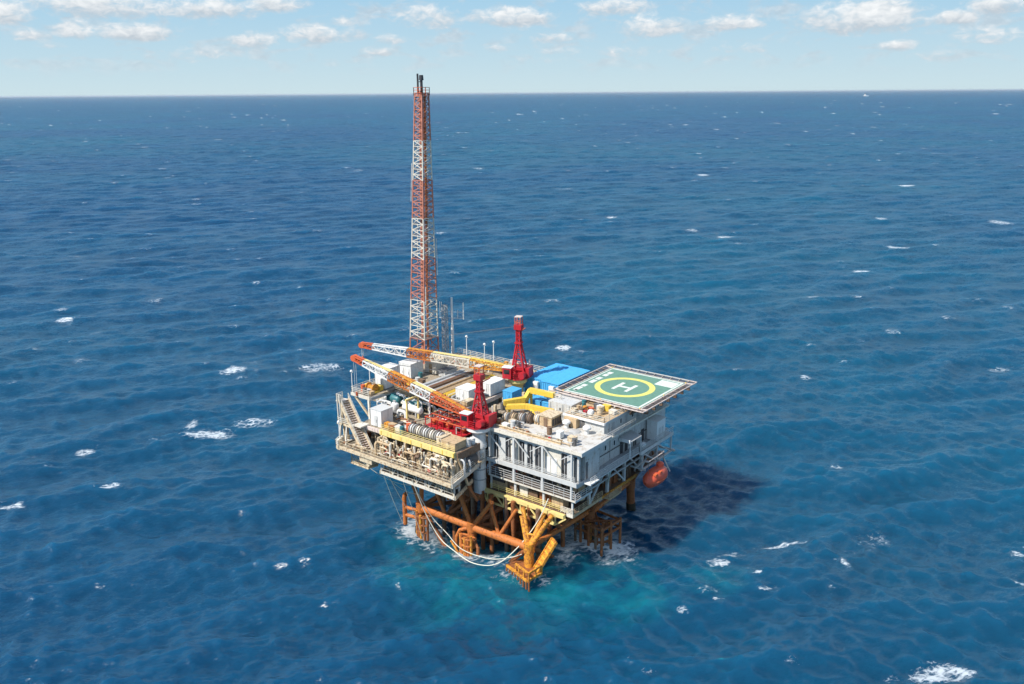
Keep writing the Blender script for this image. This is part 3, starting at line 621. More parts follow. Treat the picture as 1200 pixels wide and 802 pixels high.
# lifeboat deck
ldk = thing('lifeboat_deck', 'cantilevered grey deck with railing above the orange lifeboat', 'deck', (1.2, 24, 17))
pbox(ldk, 'deck_plate', 'palegrey', .98, 18.0, 16.7, 2.5, 30.5, 16.95); pbox(ldk, 'deck_edge', 'palegrey', 2.52, 18, 16.5, 2.7, 30.5, 17.15)
prail(ldk, 'palegrey', [(2.6, 18.2, 17.16), (2.6, 30.4, 17.16)], 1.1, 1.7, .09)
for y in (19, 24.5, 30): pbar(ldk, 'post', 'palegrey', (2.5, y, 13.2), (2.5, y, 16.7), .26); 
for y in (19, 24.5): pbar(ldk, 'diagonal', 'palegrey', (2.5, y, 16.6), (2.5, y+5.2, 13.4), .2); pbar(ldk, 'beam', 'grey', (0.1, y, 13.4), (3.2, y, 13.4), .26)
pbar(ldk, 'beam', 'pinkgrey', (2.5, 18.6, 13.3), (2.5, 31, 13.3), .3); pbar(ldk, 'beam', 'pinkgrey', (0, 30, 13.6), (3.4, 30, 13.6), .34)
cb = thing('deck_cabin', 'small white cabin standing at the far end of the lifeboat deck', 'cabin', (1.3, 26, 17))
pbox(cb, 'shell', 'white', .3, 24.2, 17.18, 2.45, 27.4, 20.9); pbox(cb, 'roof', 'white', .2, 24.1, 20.92, 2.55, 27.5, 21.05)
for y in (24.9, 26.0): pbox(cb, 'louvre', 'palegrey', 2.46, y, 18.0, 2.5, y+.7, 19.6)
rc = thing('raft_canister', 'white life raft canister at the railing beside the awning', 'life raft', (2.2, 19.6, 17))
B().lathe((2.1, 19.6, 17.9), [(0, -.75), (.4, -.7), (.48, -.5), (.48, .5), (.4, .7), (0, .75)], 12, 'y').build('canister', 'white', rc, True); pbox(rc, 'cradle', 'grey', 1.8, 19.1, 16.97, 2.4, 20.1, 17.45)
# lifeboat
lb = thing('lifeboat', 'orange enclosed lifeboat hanging from davits on the right side', 'lifeboat', (3.9, 21.6, 10))
prof = [(0, -3.6), (.8, -3.3), (1.4, -2.5), (1.66, -1.0), (1.7, .6), (1.55, 2.0), (1.1, 3.0), (.5, 3.5), (0, 3.6)]
b_ = B(); n = 16; rings = []
for (r, h) in prof:
    for i in range(n):
        a = 2*math.pi*i/n; zz = math.sin(a)
        b_.v.append(V((3.9+math.cos(a)*r*.92, 21.6+h, 11.4+(zz*r*1.05 if zz > 0 else zz*r*1.05*(1-.12*abs(math.cos(a)))))))
for j in range(len(prof)-1):
    for i in range(n): b_.f.append((j*n+i, j*n+(i+1) % n, (j+1)*n+(i+1) % n, (j+1)*n+i))
b_.build('hull', 'boatorange', lb, True)
B().lathe((3.9, 23.2, 13.0), [(.75, 0), (.7, .55), (.45, .75), (0, .8)], 12).build('conning_dome', 'boatorange', lb, True)
ppipe(lb, 'fender_belt', 'redorange', [(3.9+math.cos(a)*1.62, 21.6+math.sin(a)*3.5*(1 if abs(math.sin(a)) < .9 else .98), 11.2) for a in [2*math.pi*k/24 for k in range(25)]], .12)
for y in (19.6, 21.2): pbox(lb, 'hatch', 'redorange', 4.7, y-.4, 12.6, 5.3, y+.4, 12.9)
pbox(lb, 'stern_plate', 'offwhite', 3.4, 24.9, 11.2, 4.4, 25.25, 12.1)
dv = thing('davit', 'steel davit frame with falls holding the orange lifeboat', 'davit', (3, 22, 14))
for y in (18.8, 24.6):
    ppipe(dv, 'davit_arm', 'pinkgrey', [(1.2, y, 13.4), (3.0, y, 15.2), (3.9, y, 15.3)], .2); pbar(dv, 'fall_wire', 'darkgrey', (3.9, y, 15.2), (3.9, y, 12.8), .07)
pbar(dv, 'spreader', 'pinkgrey', (3.9, 18.8, 15.3), (3.9, 24.6, 15.3), .16)
pbar(dv, 'bowsing_strut', 'offwhite', (2.6, 26.6, 13.4), (4.8, 25.6, 11.2), .18)

# ------------------------------------------------------------------ helideck
hx0, hx1, hy0, hy1, hz = -13.6, 2.9, 16.6, 34.2, 26.0
hd = thing('helideck', 'square green helideck with yellow ring, white H and safety net', 'helideck', (-5.35, 25.4, 25.5))
dk = pbox(hd, 'deck_plate', 'green', hx0, hy0, hz-.35, hx1, hy1, hz)
def mark(pts, name, mat, z=hz+.012):
    n = len(pts); return B().add([(x, y, z) for x, y in pts], [tuple(range(n))]).build(name, mat, dk)
def rect(x0, y0, x1, y1, name, mat, z=hz+.012): return mark([(x0,y0),(x1,y0),(x1,y1),(x0,y1)], name, mat, z)
w = .42
rect(hx0+.25, hy0+.25, hx1-.25, hy0+.25+w, 'border_line', 'markwhite'); rect(hx0+.25, hy1-.25-w, hx1-.25, hy1-.25, 'border_line', 'markwhite')
rect(hx0+.25, hy0+.7, hx0+.25+w*.6, hy1-.7, 'border_line', 'markwhite'); rect(hx1-.25-w, hy0+.7, hx1-.25, hy1-.7, 'border_line', 'markwhite')
cxh, cyh = -5.3, 25.2; b_ = B(); n = 72
for i in range(n):
    a = 2*math.pi*i/n; b_.v += [V((cxh+4.65*math.cos(a), cyh+4.65*math.sin(a), hz+.016)), V((cxh+5.75*math.cos(a), cyh+5.75*math.sin(a), hz+.016))]
b_.f = [(2*i, 2*i+1, (2*i+3) % (2*n), (2*i+2) % (2*n)) for i in range(n)]
b_.build('aiming_ring', 'markyellow', dk)
hb = B(); zt = hz+.02
for (x0, y0, x1, y1) in ((cxh-1.75, cyh-2.2, cxh-1.05, cyh+2.2), (cxh+1.05, cyh-2.2, cxh+1.75, cyh+2.2), (cxh-1.05, cyh-.38, cxh+1.05, cyh+.38)):
    hb.add([(x0,y0,zt),(x1,y0,zt),(x1,y1,zt),(x0,y1,zt)], [(0,1,2,3)])
hb.build('letter_h', 'markwhite', dk)
# worn white lettering along the left edge, too blurred to read
for y0, y1 in ((18.2, 20.6), (20.9, 22.2), (23.6, 25.6), (26.0, 27.6), (28.6, 30.0), (30.3, 31.6)):
    rect(hx0+1.0, y0, hx0+2.0, y1, 'worn_lettering', 'markwhite')
rect(hx1-4.6, hy1-4.2, hx1-.8, hy1-1.0, 'corner_panel', 'markwhite')
rect(hx0+1.4, hy0+1.4, hx0+2.0, hy0+2.1, 'small_mark', 'markwhite')
pbox(hd, 'edge_channel', 'pinkgrey', hx0-.15, hy0-.2, hz-.5, hx1+.15, hy0-.02, hz+.03); pbox(hd, 'edge_channel', 'pinkgrey', hx0-.15, hy1+.02, hz-.5, hx1+.15, hy1+.2, hz+.03)
pbox(hd, 'edge_channel', 'pinkgrey', hx0-.2, hy0, hz-.5, hx0-.02, hy1, hz+.03); pbox(hd, 'edge_channel', 'pinkgrey', hx1+.02, hy0, hz-.5, hx1+.2, hy1, hz+.03)
def netmat():
    mt = bpy.data.materials.new('net'); mt.use_nodes = True; t = mt.node_tree; g = G(t); b = t.nodes['Principled BSDF']
    b.inputs['Base Color'].default_value = (.16, .13, .12, 1); b.inputs['Roughness'].default_value = .8; MATS['net'] = mt
netmat()
def netpanel(c0, c1, c2, c3, mat='pinkgrey'):
    """safety net panel: tubular frame, strung with crossing cords"""
    f = B()
    for a, b2 in ((c0, c1), (c1, c2), (c2, c3), (c3, c0)): f.bar(a, b2, .17)
    o = f.build('net_frame', mat, hd); s = B(); c0, c1, c2, c3 = map(V, (c0, c1, c2, c3))
    for k in range(1, 6): s.bar(c0.lerp(c1, k/6), c3.lerp(c2, k/6), .035)
    for k in range(1, 5): s.bar(c0.lerp(c3, k/5), c1.lerp(c2, k/5), .035)
    s.build('cord_net', 'net', o)
nx, ny = 9, 9; ex = 1.55
for i in range(nx):
    a, c = hx0+(hx1-hx0)*i/nx, hx0+(hx1-hx0)*(i+1)/nx
    netpanel((a, hy0-.2, hz-.1), (c, hy0-.2, hz-.1), (c, hy0-ex, hz+.1), (a, hy0-ex, hz+.1)); netpanel((a, hy1+.2, hz-.1), (c, hy1+.2, hz-.1), (c, hy1+ex, hz+.1), (a, hy1+ex, hz+.1), 'palegrey')
for i in range(ny):
    a, c = hy0+(hy1-hy0)*i/ny, hy0+(hy1-hy0)*(i+1)/ny
    netpanel((hx0-.2, a, hz-.1), (hx0-.2, c, hz-.1), (hx0-ex, c, hz+.1), (hx0-ex, a, hz+.1)); netpanel((hx1+.2, a, hz-.1), (hx1+.2, c, hz-.1), (hx1+ex, c, hz+.1), (hx1+ex, a, hz+.1))
for sx, x in ((-1, hx0), (1, hx1)):
    for sy, y in ((-1, hy0), (1, hy1)):
        netpanel((x, y+sy*.2, hz-.1), (x+sx*ex, y+sy*.2, hz+.05), (x+sx*ex, y+sy*ex, hz+.1), (x, y+sy*ex, hz+.1))
for i in range(7):
    y = hy0+.8+i*2.7; pbar(hd, 'deck_beam', 'brown', (hx0-1.2, y, hz-.75), (hx1+1.2, y, hz-.75), .3, .6)
for x in (-11.5, -5.3, 1.2): pbar(hd, 'deck_girder', 'brown', (x, hy0-.4, hz-1.2), (x, hy1+.2, hz-1.2), .35, .5)
for x in (-12.4, -9.0, -5.5, -2.0):
    pbar(hd, 'prop', 'offwhite', (x, 16.2, 25.4), (x+1.6, 11.6, 24.0 if x > -9 else 22.9), .24)
for x, y, z in ((-11.5, 18, 24.9), (-5.3, 18, 24.9), (.2, 18, 24.9), (-5.3, 30, 24.9), (.2, 30, 24.9), (-11.5, 29, 25.2)): ptube(hd, 'support_column', 'grey', (x, y, 22 if x < -8 else 24.2), (x, y, 25.6), .28)
ptube(hd, 'support_column', 'grey', (-14, 20, 17), (-12.5, 20, 25.4), .3); ptube(hd, 'support_column', 'grey', (-14, 31, 17), (-12.5, 31, 25.4), .3)
pbox(hd, 'corner_landing', 'pinkgrey', -15.6, 13.2, 25.2, -11.6, 16.0, 25.45); prail(hd, 'offwhite', [(-15.5, 13.3, 25.46), (-11.7, 13.3, 25.46)], 1.0, 1.3, .07)
pbar(hd, 'prop', 'offwhite', (-13, 14, 25.2), (-10.6, 9.5, 23.1), .26); pbar(hd, 'prop', 'offwhite', (-12, 14, 25.2), (-9, 11.2, 23.0), .22)
for x, y in ((hx0, hy0), (hx1, hy0), (hx1, hy1), (hx0, hy1), (-5.3, hy0), (hx1, 25.4)): B().lathe((x, y, hz+.03), [(.12, 0), (.12, .15), (0, .22)], 8).build('perimeter_lamp', 'yellow', hd, True)

# ------------------------------------------------------------------ cranes
def crane(name_label, cx, cy, z_base, z_top, mast_top, tip, boom_cols, ped_mat, r, flare, foot):
    t = thing('pedestal_crane', name_label, 'crane', (cx, cy, z_base), 'red pedestal cranes with lattice booms')
    pd = B().lathe((cx, cy, 0), [(r*.94, z_base), (r*.94, z_top-4.6), (r*1.18, z_top-4.3), (r*1.18, z_top-3.7), (r, z_top-3.4), (r, z_top-1.7), (flare, z_top-.9), (flare, z_top-.2)], 18).build('pedestal', ped_mat, t, True)
    for z in (z_base+(z_top-z_base)*.35, z_base+(z_top-z_base)*.2): B().lathe((cx, cy, z), [(r*1.02, 0), (r*1.05, .1), (r*1.02, .2)], 18).build('band', 'grey', pd, True)
    oct_ = [(cx+(flare+.35)*math.cos(math.radians(22.5+45*k)), cy+(flare+.35)*math.sin(math.radians(22.5+45*k))) for k in range(8)]
    B().prism(oct_, z_top-.2, z_top+.08).build('platform', 'red', t)
    rail(B(), [(x, y, z_top+.08) for x, y in oct_]+[(oct_[0][0], oct_[0][1], z_top+.08)], 1.1, 1.2, .09).build('railing', 'red', t)
    d = (V(tip)-V((cx, cy, z_top+1.4))); az_ = math.atan2(d.y, d.x); ux, uy = math.cos(az_), math.sin(az_); vx, vy = -uy, ux
    def L(f, s_, z): return (cx+f*ux+s_*vx, cy+f*uy+s_*vy, z)
    def obox(name, mat, f0, f1, s0, s1, z0, z1, par=t):
        vs = [L(f, s_, z) for z in (z0, z1) for f, s_ in ((f0,s0),(f1,s0),(f1,s1),(f0,s1))]
        return B().add(vs, [(3,2,1,0),(4,5,6,7),(0,1,5,4),(1,2,6,5),(2,3,7,6),(3,0,4,7)]).build(name, mat, par)
    cab = obox('operator_cab', 'red', .5, 2.3, 1.1, 2.5, z_top+.1, z_top+2.3)
    obox('cab_roof', 'white', .4, 2.4, 1.0, 2.6, z_top+2.32, z_top+2.46, cab); obox('cab_window', 'glass', 2.32, 2.36, 1.25, 2.35, z_top+1.1, z_top+2.0, cab)
    obox('cab_window', 'glass', .8, 2.0, 2.52, 2.55, z_top+1.1, z_top+2.0, cab)
    mh = obox('machinery_house', 'red', -2.6, .1, -1.9, .7, z_top+.1, z_top+2.1); obox('house_panel', 'redorange', -2.0, -.4, -1.96, -1.92, z_top+.5, z_top+1.8, mh)
    wn = B().tube(L(-1.6, 1.0, z_top+.9), L(-1.6, 2.4, z_top+.9), .65, None, 14).build('winch_drum', 'red', t, True)
    B().tube(L(.9, -1.0, z_top+.9), L(.9, -2.3, z_top+.9), .7, None, 14).build('winch_drum', 'red', t, True)
    ptube(t, 'exhaust', 'offwhite', L(-2.0, -1.4, z_top+2.1), L(-2.0, -1.4, z_top+3.3), .16)
    # gantry mast: four raking legs laced together up to a narrow head
    h1 = z_top+(mast_top-z_top)*.56
    base = [L(1.1, 1.2, z_top+.1), L(1.1, -1.2, z_top+.1), L(-1.9, -1.2, z_top+.1), L(-1.9, 1.2, z_top+.1)]
    topp = [L(.1, .4, h1), L(.1, -.4, h1), L(-.6, -.4, h1), L(-.6, .4, h1)]
    for a, b2 in zip(base, topp): pbar(t, 'mast_leg', 'red', a, b2, .24)
    lc = B()
    for k in range(4):
        for i in range(4):
            p0, p1 = V(base[k]).lerp(V(topp[k]), i/4), V(base[(k+1) % 4]).lerp(V(topp[(k+1) % 4]), (i+1)/4)
            q0 = V(base[k]).lerp(V(topp[k]), (i+1)/4); lc.bar(p0, p1, .12); lc.bar(q0, p1, .12)
    lc.build('mast_lacing', 'red', t)
    hdm = obox('mast_head', 'red', -.9, .4, -.7, .7, h1, h1+.35)
    up = B()
    for a in topp: up.bar(V(a)+V((0,0,.35)), V(a)+V((0,0,mast_top-h1-2.0)), .2)
    for i in range(3):
        z = .35+(mast_top-h1-2.3)*(i+1)/3
        for k in range(4): up.bar(V(topp[k])+V((0,0,z)), V(topp[(k+1) % 4])+V((0,0,z)), .14); up.bar(V(topp[k])+V((0,0,z)), V(topp[(k+1) % 4])+V((0,0,z-(mast_top-h1-2.3)/3)), .13)
    up.build('upper_mast', 'red', t)
    obox('sheave_box', 'red', -1.0, .5, -.75, .75, mast_top-2.5, mast_top-1.5)
    cg = B()
    for f, s_ in ((-.8,-.6),(.3,-.6),(.3,.6),(-.8,.6)): cg.bar(L(f, s_, mast_top-1.5), L(f, s_, mast_top), .12)
    cg.bar(L(-.8, -.6, mast_top-1.0), L(.3, -.6, mast_top-1.0), .1); cg.bar(L(.3, -.6, mast_top-1.0), L(.3, .6, mast_top-1.0), .1); cg.bar(L(.3, .6, mast_top-1.0), L(-.8, .6, mast_top-1.0), .1); cg.build('top_cage', 'redorange', t); obox('top_plate', 'pinkgrey', -.9, .4, -.7, .7, mast_top, mast_top+.12)
    pbar(t, 'side_arm', 'redorange', L(-.3, -.5, mast_top-3.2), L(-.5, -3.0, mast_top-3.0), .16)
    # boom in painted sections
    p0, p1 = V(L(2.2, 0, z_top+1.4)), V(tip); n = len(boom_cols)
    acc = 0
    for i, (fr, mc, mtop) in enumerate(boom_cols):
        a, b2 = acc, acc+fr; acc = b2
        wa = lambda f: (.9+4.4*f if f < .16 else 1.6 if f < .62 else 1.6-(f-.62)/.38*.8)
        s_ = lattice(B(), p0.lerp(p1, a), p0.lerp(p1, b2-.002), wa(a), wa(b2), max(2, round(fr*22)), .2, .125).build('boom_section', mc, t)
        d_, x_, y_ = B().frame(p0, p1)
        q0, q1 = p0.lerp(p1, a)+y_*(wa(a)/2+.16), p0.lerp(p1, b2-.004)+y_*(wa(b2)/2+.16)
        tw = B(); hw0, hw1 = x_*wa(a)*.28, x_*wa(b2)*.28
        tw.add([q0-hw0, q0+hw0, q1+hw1, q1-hw1, q0-hw0+y_*.08, q0+hw0+y_*.08, q1+hw1+y_*.08, q1-hw1+y_*.08], [(3,2,1,0),(4,5,6,7),(0,1,5,4),(1,2,6,5),(2,3,7,6),(3,0,4,7)])
        tw.build('boom_walkway', mtop, s_)
    d_, x_, y_ = B().frame(p0, p1)
    B().tube(p1+x_*.5, p1-x_*.5, .62, None, 12).build('tip_sheave', 'redorange', t, True)
    pbar(t, 'tip_frame', 'redorange', p1-d_*1.6-y_*.5, p1+d_*.5-y_*.1, .5)
    for s_ in (-.35, .35): pbar(t, 'pendant_wire', 'darkgrey', V(L(-.2, s_, mast_top-1.9)), p0.lerp(p1, .9)+x_*s_+y_*.6, .045)
    for k, s_ in enumerate((-.3, .25)):
        pbar(t, 'hoist_wire', 'palegrey', p1+x_*s_, p1+x_*s_+V((0, 0, -foot*(1 if k == 0 else .93))), .06)
    hb_ = p1+V((0, 0, -foot)); B().lathe(hb_, [(0, -.3), (.22, -.2), (.25, .3), (.1, .55), (0, .6)], 10).build('hook_block', 'redorange', t, True)
    return t
crane('front red pedestal crane on a white column with yellow and orange boom', -19.6, -1.0, 10.2, 23.4, 34.2, (-48.6, -3.6, 31.0),
      [(.30, 'redorange', 'amber'), (.17, 'white', 'paleyellow'), (.20, 'orange', 'amber'), (.24, 'white', 'paleyellow'), (.09, 'redorange', 'redorange')], 'white', 1.2, 2.3, 7.5)
crane('rear red pedestal crane on a yellow column behind the pipe rack', -25.6, 18.2, 17.0, 26.0, 38.2, (-59.4, 8.2, 29.0),
      [(.24, 'amber', 'yellow'), (.26, 'offwhite', 'paleyellow'), (.17, 'orange', 'amber'), (.25, 'white', 'white'), (.08, 'redorange', 'redorange')], 'paleyellow', 1.1, 1.9, 3.0)

# ------------------------------------------------------------------ flare tower
tw_ = thing('flare_tower', 'tall red and white lattice flare tower at the back left', 'flare tower', (-56, 23.3, 17))
TB, TT = V((-56.1, 23.3, 17.0)), V((-54.0, 23.3, 80.0)); w0, w1 = 4.8, 2.0
def tc_(z, k):
    t_ = (z-TB.z)/(TT.z-TB.z); c = TB.lerp(TT, t_); w = (w0+(w1-w0)*t_)/2; sx, sy = ((-1,-1),(1,-1),(1,1),(-1,1))[k]
    return V((c.x+sx*w, c.y+sy*w, z))
secs = [(17, 28, 'towerred', 4), (28, 36.7, 'offwhite', 6), (36.7, 45.8, 'towerred', 6), (45.8, 54.5, 'offwhite', 7), (54.5, 62.5, 'towerred', 7), (62.5, 70.6, 'offwhite', 7), (70.6, 80, 'towerred', 9)]
for z0, z1, mc, nb in secs:
    for k in range(4):
        lg = pbar(tw_, 'leg', mc, tc_(z0, k), tc_(z1-.02, k), .22)
    for k in range(4):
        s_ = B()
        for i in range(nb):
            a, b2 = z0+(z1-z0)*i/nb, z0+(z1-z0)*(i+1)/nb
            s_.bar(tc_(b2, k), tc_(b2, (k+1) % 4), .12)
            if i % 2: s_.bar(tc_(a, k), tc_(b2, (k+1) % 4), .13)
            else: s_.bar(tc_(a, (k+1) % 4), tc_(b2, k), .13)
            mid = tc_((a+b2)/2, k).lerp(tc_((a+b2)/2, (k+1) % 4), .5); 
            s_.bar(mid, tc_(b2, k).lerp(tc_(b2, (k+1) % 4), .5), .1)
        s_.build('bracing', mc, tw_)
for off, r_, mt_, zt_ in (((0, -.3), .42, 'towerred', 80.5), ((.8, .4), .26, 'orange', 80), ((-.7, .5), .2, 'brown', 79)):
    ppipe(tw_, 'flare_riser', mt_, [(TB.x+off[0], TB.y+off[1], 17), (TT.x+off[0]*.7, TT.y+off[1]*.7, zt_)], r_, 8)
ld_ = B(); c0, c1 = V((-54.3, 22.9, 18)), V((-53.6, 22.9, 80))
for s_ in (-.25, .25): ld_.bar(c0+V((0, s_, 0)), c1+V((0, s_, 0)), .08)
for i in range(90): ld_.bar(c0.lerp(c1, i/89)+V((0, -.25, 0)), c0.lerp(c1, i/89)+V((0, .25, 0)), .06)
ld_.build('ladder', 'towerred', tw_)
for z in (28, 54.5): 
    a = [tc_(z, k) for k in range(4)]; B().prism([(p.x, p.y) for p in a], z-.04, z+.04).build('rest_platform', 'net', tw_)
tp = [tc_(79.5, k) for k in range(4)]; ctr = sum(tp, V())/4; ring = [ctr+(p-ctr)*1.12 for p in tp]
B().prism([(p.x, p.y) for p in ring], 79.4, 79.6).build('top_platform', 'towerred', tw_)
rail(B(), [V((p.x, p.y, 79.6)) for p in ring+ring[:1]], 1.6, 1.2, .1).build('railing', 'redorange', tw_)
ptube(tw_, 'flare_tip', 'darksteel', (-53.7, 23.0, 80), (-53.7, 23.0, 82.6), .28); ptube(tw_, 'flare_tip', 'darksteel', (-53.7, 23.0, 82.6), (-53.7, 23.0, 83.6), .5, .42)
ptube(tw_, 'pilot_pipe', 'darksteel', (-55.1, 23.4, 80), (-55.1, 23.4, 83.9), .2); pbar(tw_, 'tip_link', 'darksteel', (-55.1, 23.4, 82.3), (-53.7, 23.0, 82.3), .18)
for z0_, z1_, k, dxx in ((58, 66, 0, -.5), (42, 50, 2, .6), (36, 40, 1, .5)): pbar(tw_, 'aerial_rod', 'offwhite', tc_(z0_, k)+V((dxx, 0, 0)), tc_(z1_, k)+V((dxx, 0, 0)), .1)

# ------------------------------------------------------------------ radio mast and white antenna pole
rm = thing('radio_mast', 'thin grey lattice radio mast between flare tower and white antenna', 'mast', (-55.0, 29.4, 17))
lattice(B(), (-55.0, 29.4, 17), (-55.0, 29.4, 34.2), 1.1, .9, 16, .12, .1).build('lattice', 'grey', rm)
for z, l in ((31.0, 1.6), (32.5, 1.2)): pbar(rm, 'antenna_arm', 'palegrey', (-55-l, 29.4, z), (-55+l*.6, 29.4, z), .1)
for x in (-56.4, -55.9): pbar(rm, 'whip', 'palegrey', (x, 29.4, 31), (x, 29.4, 34.8), .07)
ap = thing('antenna_pole', 'white antenna pole with side aerials right of the flare tower', 'antenna', (-53.5, 30.2, 17))
ptube(ap, 'pole', 'white', (-53.5, 30.2, 17), (-53.5, 30.2, 29.5), .42, .36); ptube(ap, 'upper_pole', 'white', (-53.5, 30.2, 29.5), (-53.5, 30.2, 36.0), .26, .24)
for z in (31.2, 32.6): pbar(ap, 'cross_arm', 'palegrey', (-54.6, 29.6, z), (-51.3, 31.6, z), .12)
pbar(ap, 'aerial', 'white', (-51.3, 31.6, 30.9), (-51.3, 31.6, 34.8), .2); pbar(ap, 'aerial', 'white', (-52.4, 30.9, 31.0), (-52.4, 30.9, 33.0), .1)

# ------------------------------------------------------------------ left-hand process module
pm = thing('process_module', 'large cream process module with open piped decks on the left', 'deck module', (-32, 2, 13))
B().prism([(-34.4, -11.2), (-16.6, -11.2), (-18.9, -4.0), (-23, -4.0), (-23, 28), (-34.4, 28)], 13.6, 13.9).build('cellar_deck', 'dim', pm)
pbox(pm, 'deck_edge', 'offwhite', -34.5, -11.45, 13.45, -16.5, -11.22, 13.98); pbox(pm, 'deck_edge', 'cream', -34.65, -11.45, 13.35, -34.42, -4, 14.05); pbar(pm, 'deck_edge', 'cream', (-16.45, -11.3, 13.7), (-18.8, -4.0, 13.7), .22, .7)
B().prism([(-43.6, -12.6), (-16, -12.6), (-18.4, -2.4), (-22, -2.4), (-22, 30), (-43.6, 30)], 16.6, 16.95).build('main_deck', 'deck', pm); pbox(pm, 'main_deck', 'deck', -60, 9, 16.6, -43.62, 31, 16.95)
pbox(pm, 'deck_edge', 'cream', -43.7, -12.9, 16.4, -15.9, -12.62, 17.02); pbox(pm, 'deck_edge', 'cream', -43.9, -12.9, 16.2, -43.62, -2, 17.1); pbar(pm, 'deck_edge', 'offwhite', (-15.8, -12.75, 16.65), (-18.9, .6, 16.65), .22, .8)
B().prism([(-37.5, -9.2), (-17.8, -9.2), (-17.8, -3.4), (-22.2, -3.4), (-22.2, 3), (-37.5, 3)], 20.6, 20.9).build('upper_deck', 'deck', pm)
gd = pbox(pm, 'yellow_girder', 'paleyellow', -36.0, -9.75, 20.2, -17.9, -9.25, 21.1)
for i in range(8): pbox(pm, 'girder_stiffener', 'yellow', -35.6+i*2.5, -9.82, 20.25, -35.45+i*2.5, -9.76, 21.05)
pbox(pm, 'upper_deck_edge', 'pinkgrey', -41.5, -9.5, 20.2, -36.05, -9.2, 20.9); pbox(pm, 'upper_deck', 'deck', -42, -9.2, 20.5, -37.52, 3, 20.8)
pbox(pm, 'top_deck', 'deck', -52, 3.4, 23.1, -26.6, 30, 23.4)
pbox(pm, 'top_deck_edge', 'tan', -45, 3.1, 22.7, -26.4, 3.38, 23.5); pbox(pm, 'top_deck_edge', 'pinkgrey', -26.58, 3.1, 22.7, -26.3, 30, 23.5)
pbox(pm, 'tower_deck', 'deck', -60.4, 18.5, 19.6, -52.02, 31, 19.9)
pbox(pm, 'apron_beam', 'brown', -17.78, -9.2, 19.6, -17.5, -3.2, 20.95)
pbar(pm, 'apron_prop', 'tan', (-17.6, -9.0, 20.0), (-16.9, -7.4, 14.6), .4); pbar(pm, 'apron_prop', 'rust', (-16.9, -7.4, 14.5), (-16.6, -5.4, 11.0), .4)
for x in (-44.4, -36, -30, -24, -18):
    for y in (-9.0, 0, 9, 18, 27):
        if (x == -44.4 and y < 0) or (x == -18 and y >= 0): continue
        pbox(pm, 'column', 'cream', x-.25, y-.25, 16.96, x+.25, y+.25, 20.55 if y < 3 else 23.08)
        if -35 < x < -20: pbox(pm, 'column', 'cream', x-.25, y-.25, 13.9, x+.25, y+.25, 16.6)
for x in (-34, -29, -24, -19.6): pbox(pm, 'deck_leg', 'rust', x-.4, -4.5, 10.6, x+.4, -3.7, 13.6); pbox(pm, 'deck_leg', 'rust', x-.4, 12.5, 10.6, x+.4, 13.3, 13.6)
for y in (-4.1, 12.9): pbar(pm, 'base_girder', 'rust', (-36, y, 11.0), (-17, y, 11.0), .6, .8)
for i in range(6):
    x = -34.3+i*2.95
    pbar(pm, 'truss_diagonal', 'offwhite', (x, -11.36, 14.0), (x+1.47, -11.36, 16.4), .11); pbar(pm, 'truss_diagonal', 'cream', (x+1.47, -11.36, 16.4), (x+2.95, -11.36, 14.0), .11)
for i in range(7): pbar(pm, 'truss_post', 'offwhite', (-34.3+i*2.95, -11.34, 14.0), (-34.3+i*2.95, -11.34, 16.4), .14)
prail(pm, 'offwhite', [(-34.3, -11.34, 13.98), (-16.6, -11.34, 13.98)], 1.05, 2.2, .055, 2)
prail(pm, 'cream', [(-43.6, -12.76, 17.02), (-16, -12.76, 17.02)], 1.1, 1.9, .06, 2); prail(pm, 'offwhite', [(-15.85, -12.7, 17.06), (-18.8, .3, 17.06)], 1.1, 1.6, .085)
prail(pm, 'cream', [(-43.8, -12.7, 17.1), (-43.8, -3, 17.1)], 1.1, 1.6, .085)
prail(pm, 'paleyellow', [(-35.9, -9.4, 21.1), (-18, -9.4, 21.1)], 1.0, 1.8, .06)
prail(pm, 'tan', [(-44.9, 3.2, 23.5), (-26.5, 3.2, 23.5)], 1.0, 1.9, .06); prail(pm, 'offwhite', [(-51.8, 29.9, 23.42), (-27, 29.9, 23.42)], 1.1, 1.9, .07)
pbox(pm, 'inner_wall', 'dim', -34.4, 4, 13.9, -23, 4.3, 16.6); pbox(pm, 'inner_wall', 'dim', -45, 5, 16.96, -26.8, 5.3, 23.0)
ptube(pm, 'thin_post', 'white', (-33.0, .5, 20.9), (-33.0, .5, 26.2), .17)
# left outrigger platforms, one above the other
op_ = thing('outrigger_platform', 'raised cream platform on leaning legs at the far left corner', 'platform', (-48.5, 2, 23))
B().prism([(-50.4, -3.2), (-45.4, -3.2), (-44.6, 1.0), (-44.6, 9), (-50.4, 9)], 23.2, 23.5).build('deck_plate', 'deck', op_)
pbox(op_, 'edge', 'offwhite', -50.5, -3.45, 22.95, -45.2, -3.22, 23.6); pbar(op_, 'edge', 'grey', (-45.1, -3.2, 23.2), (-44.4, 9, 23.2), .3, .6)
pbar(op_, 'leaning_leg', 'offwhite', (-45.6, -3.2, 23.1), (-44.4, -4.2, 17.0), .42); pbar(op_, 'leaning_leg', 'cream', (-50.0, -3.0, 23.1), (-44.2, -2.6, 17.2), .36)
pbar(op_, 'leaning_leg', 'cream', (-50.0, 8, 23.1), (-44.2, 8, 16.9), .36)
prail(op_, 'offwhite', [(-45.4, -3.3, 23.6), (-50.4, -3.3, 23.6), (-50.4, 8.8, 23.6)], 1.1, 1.5, .08)
wp = thing('side_platform', 'small cream lookout platform midway up the left edge', 'platform', (-45.5, -10.5, 20.5))
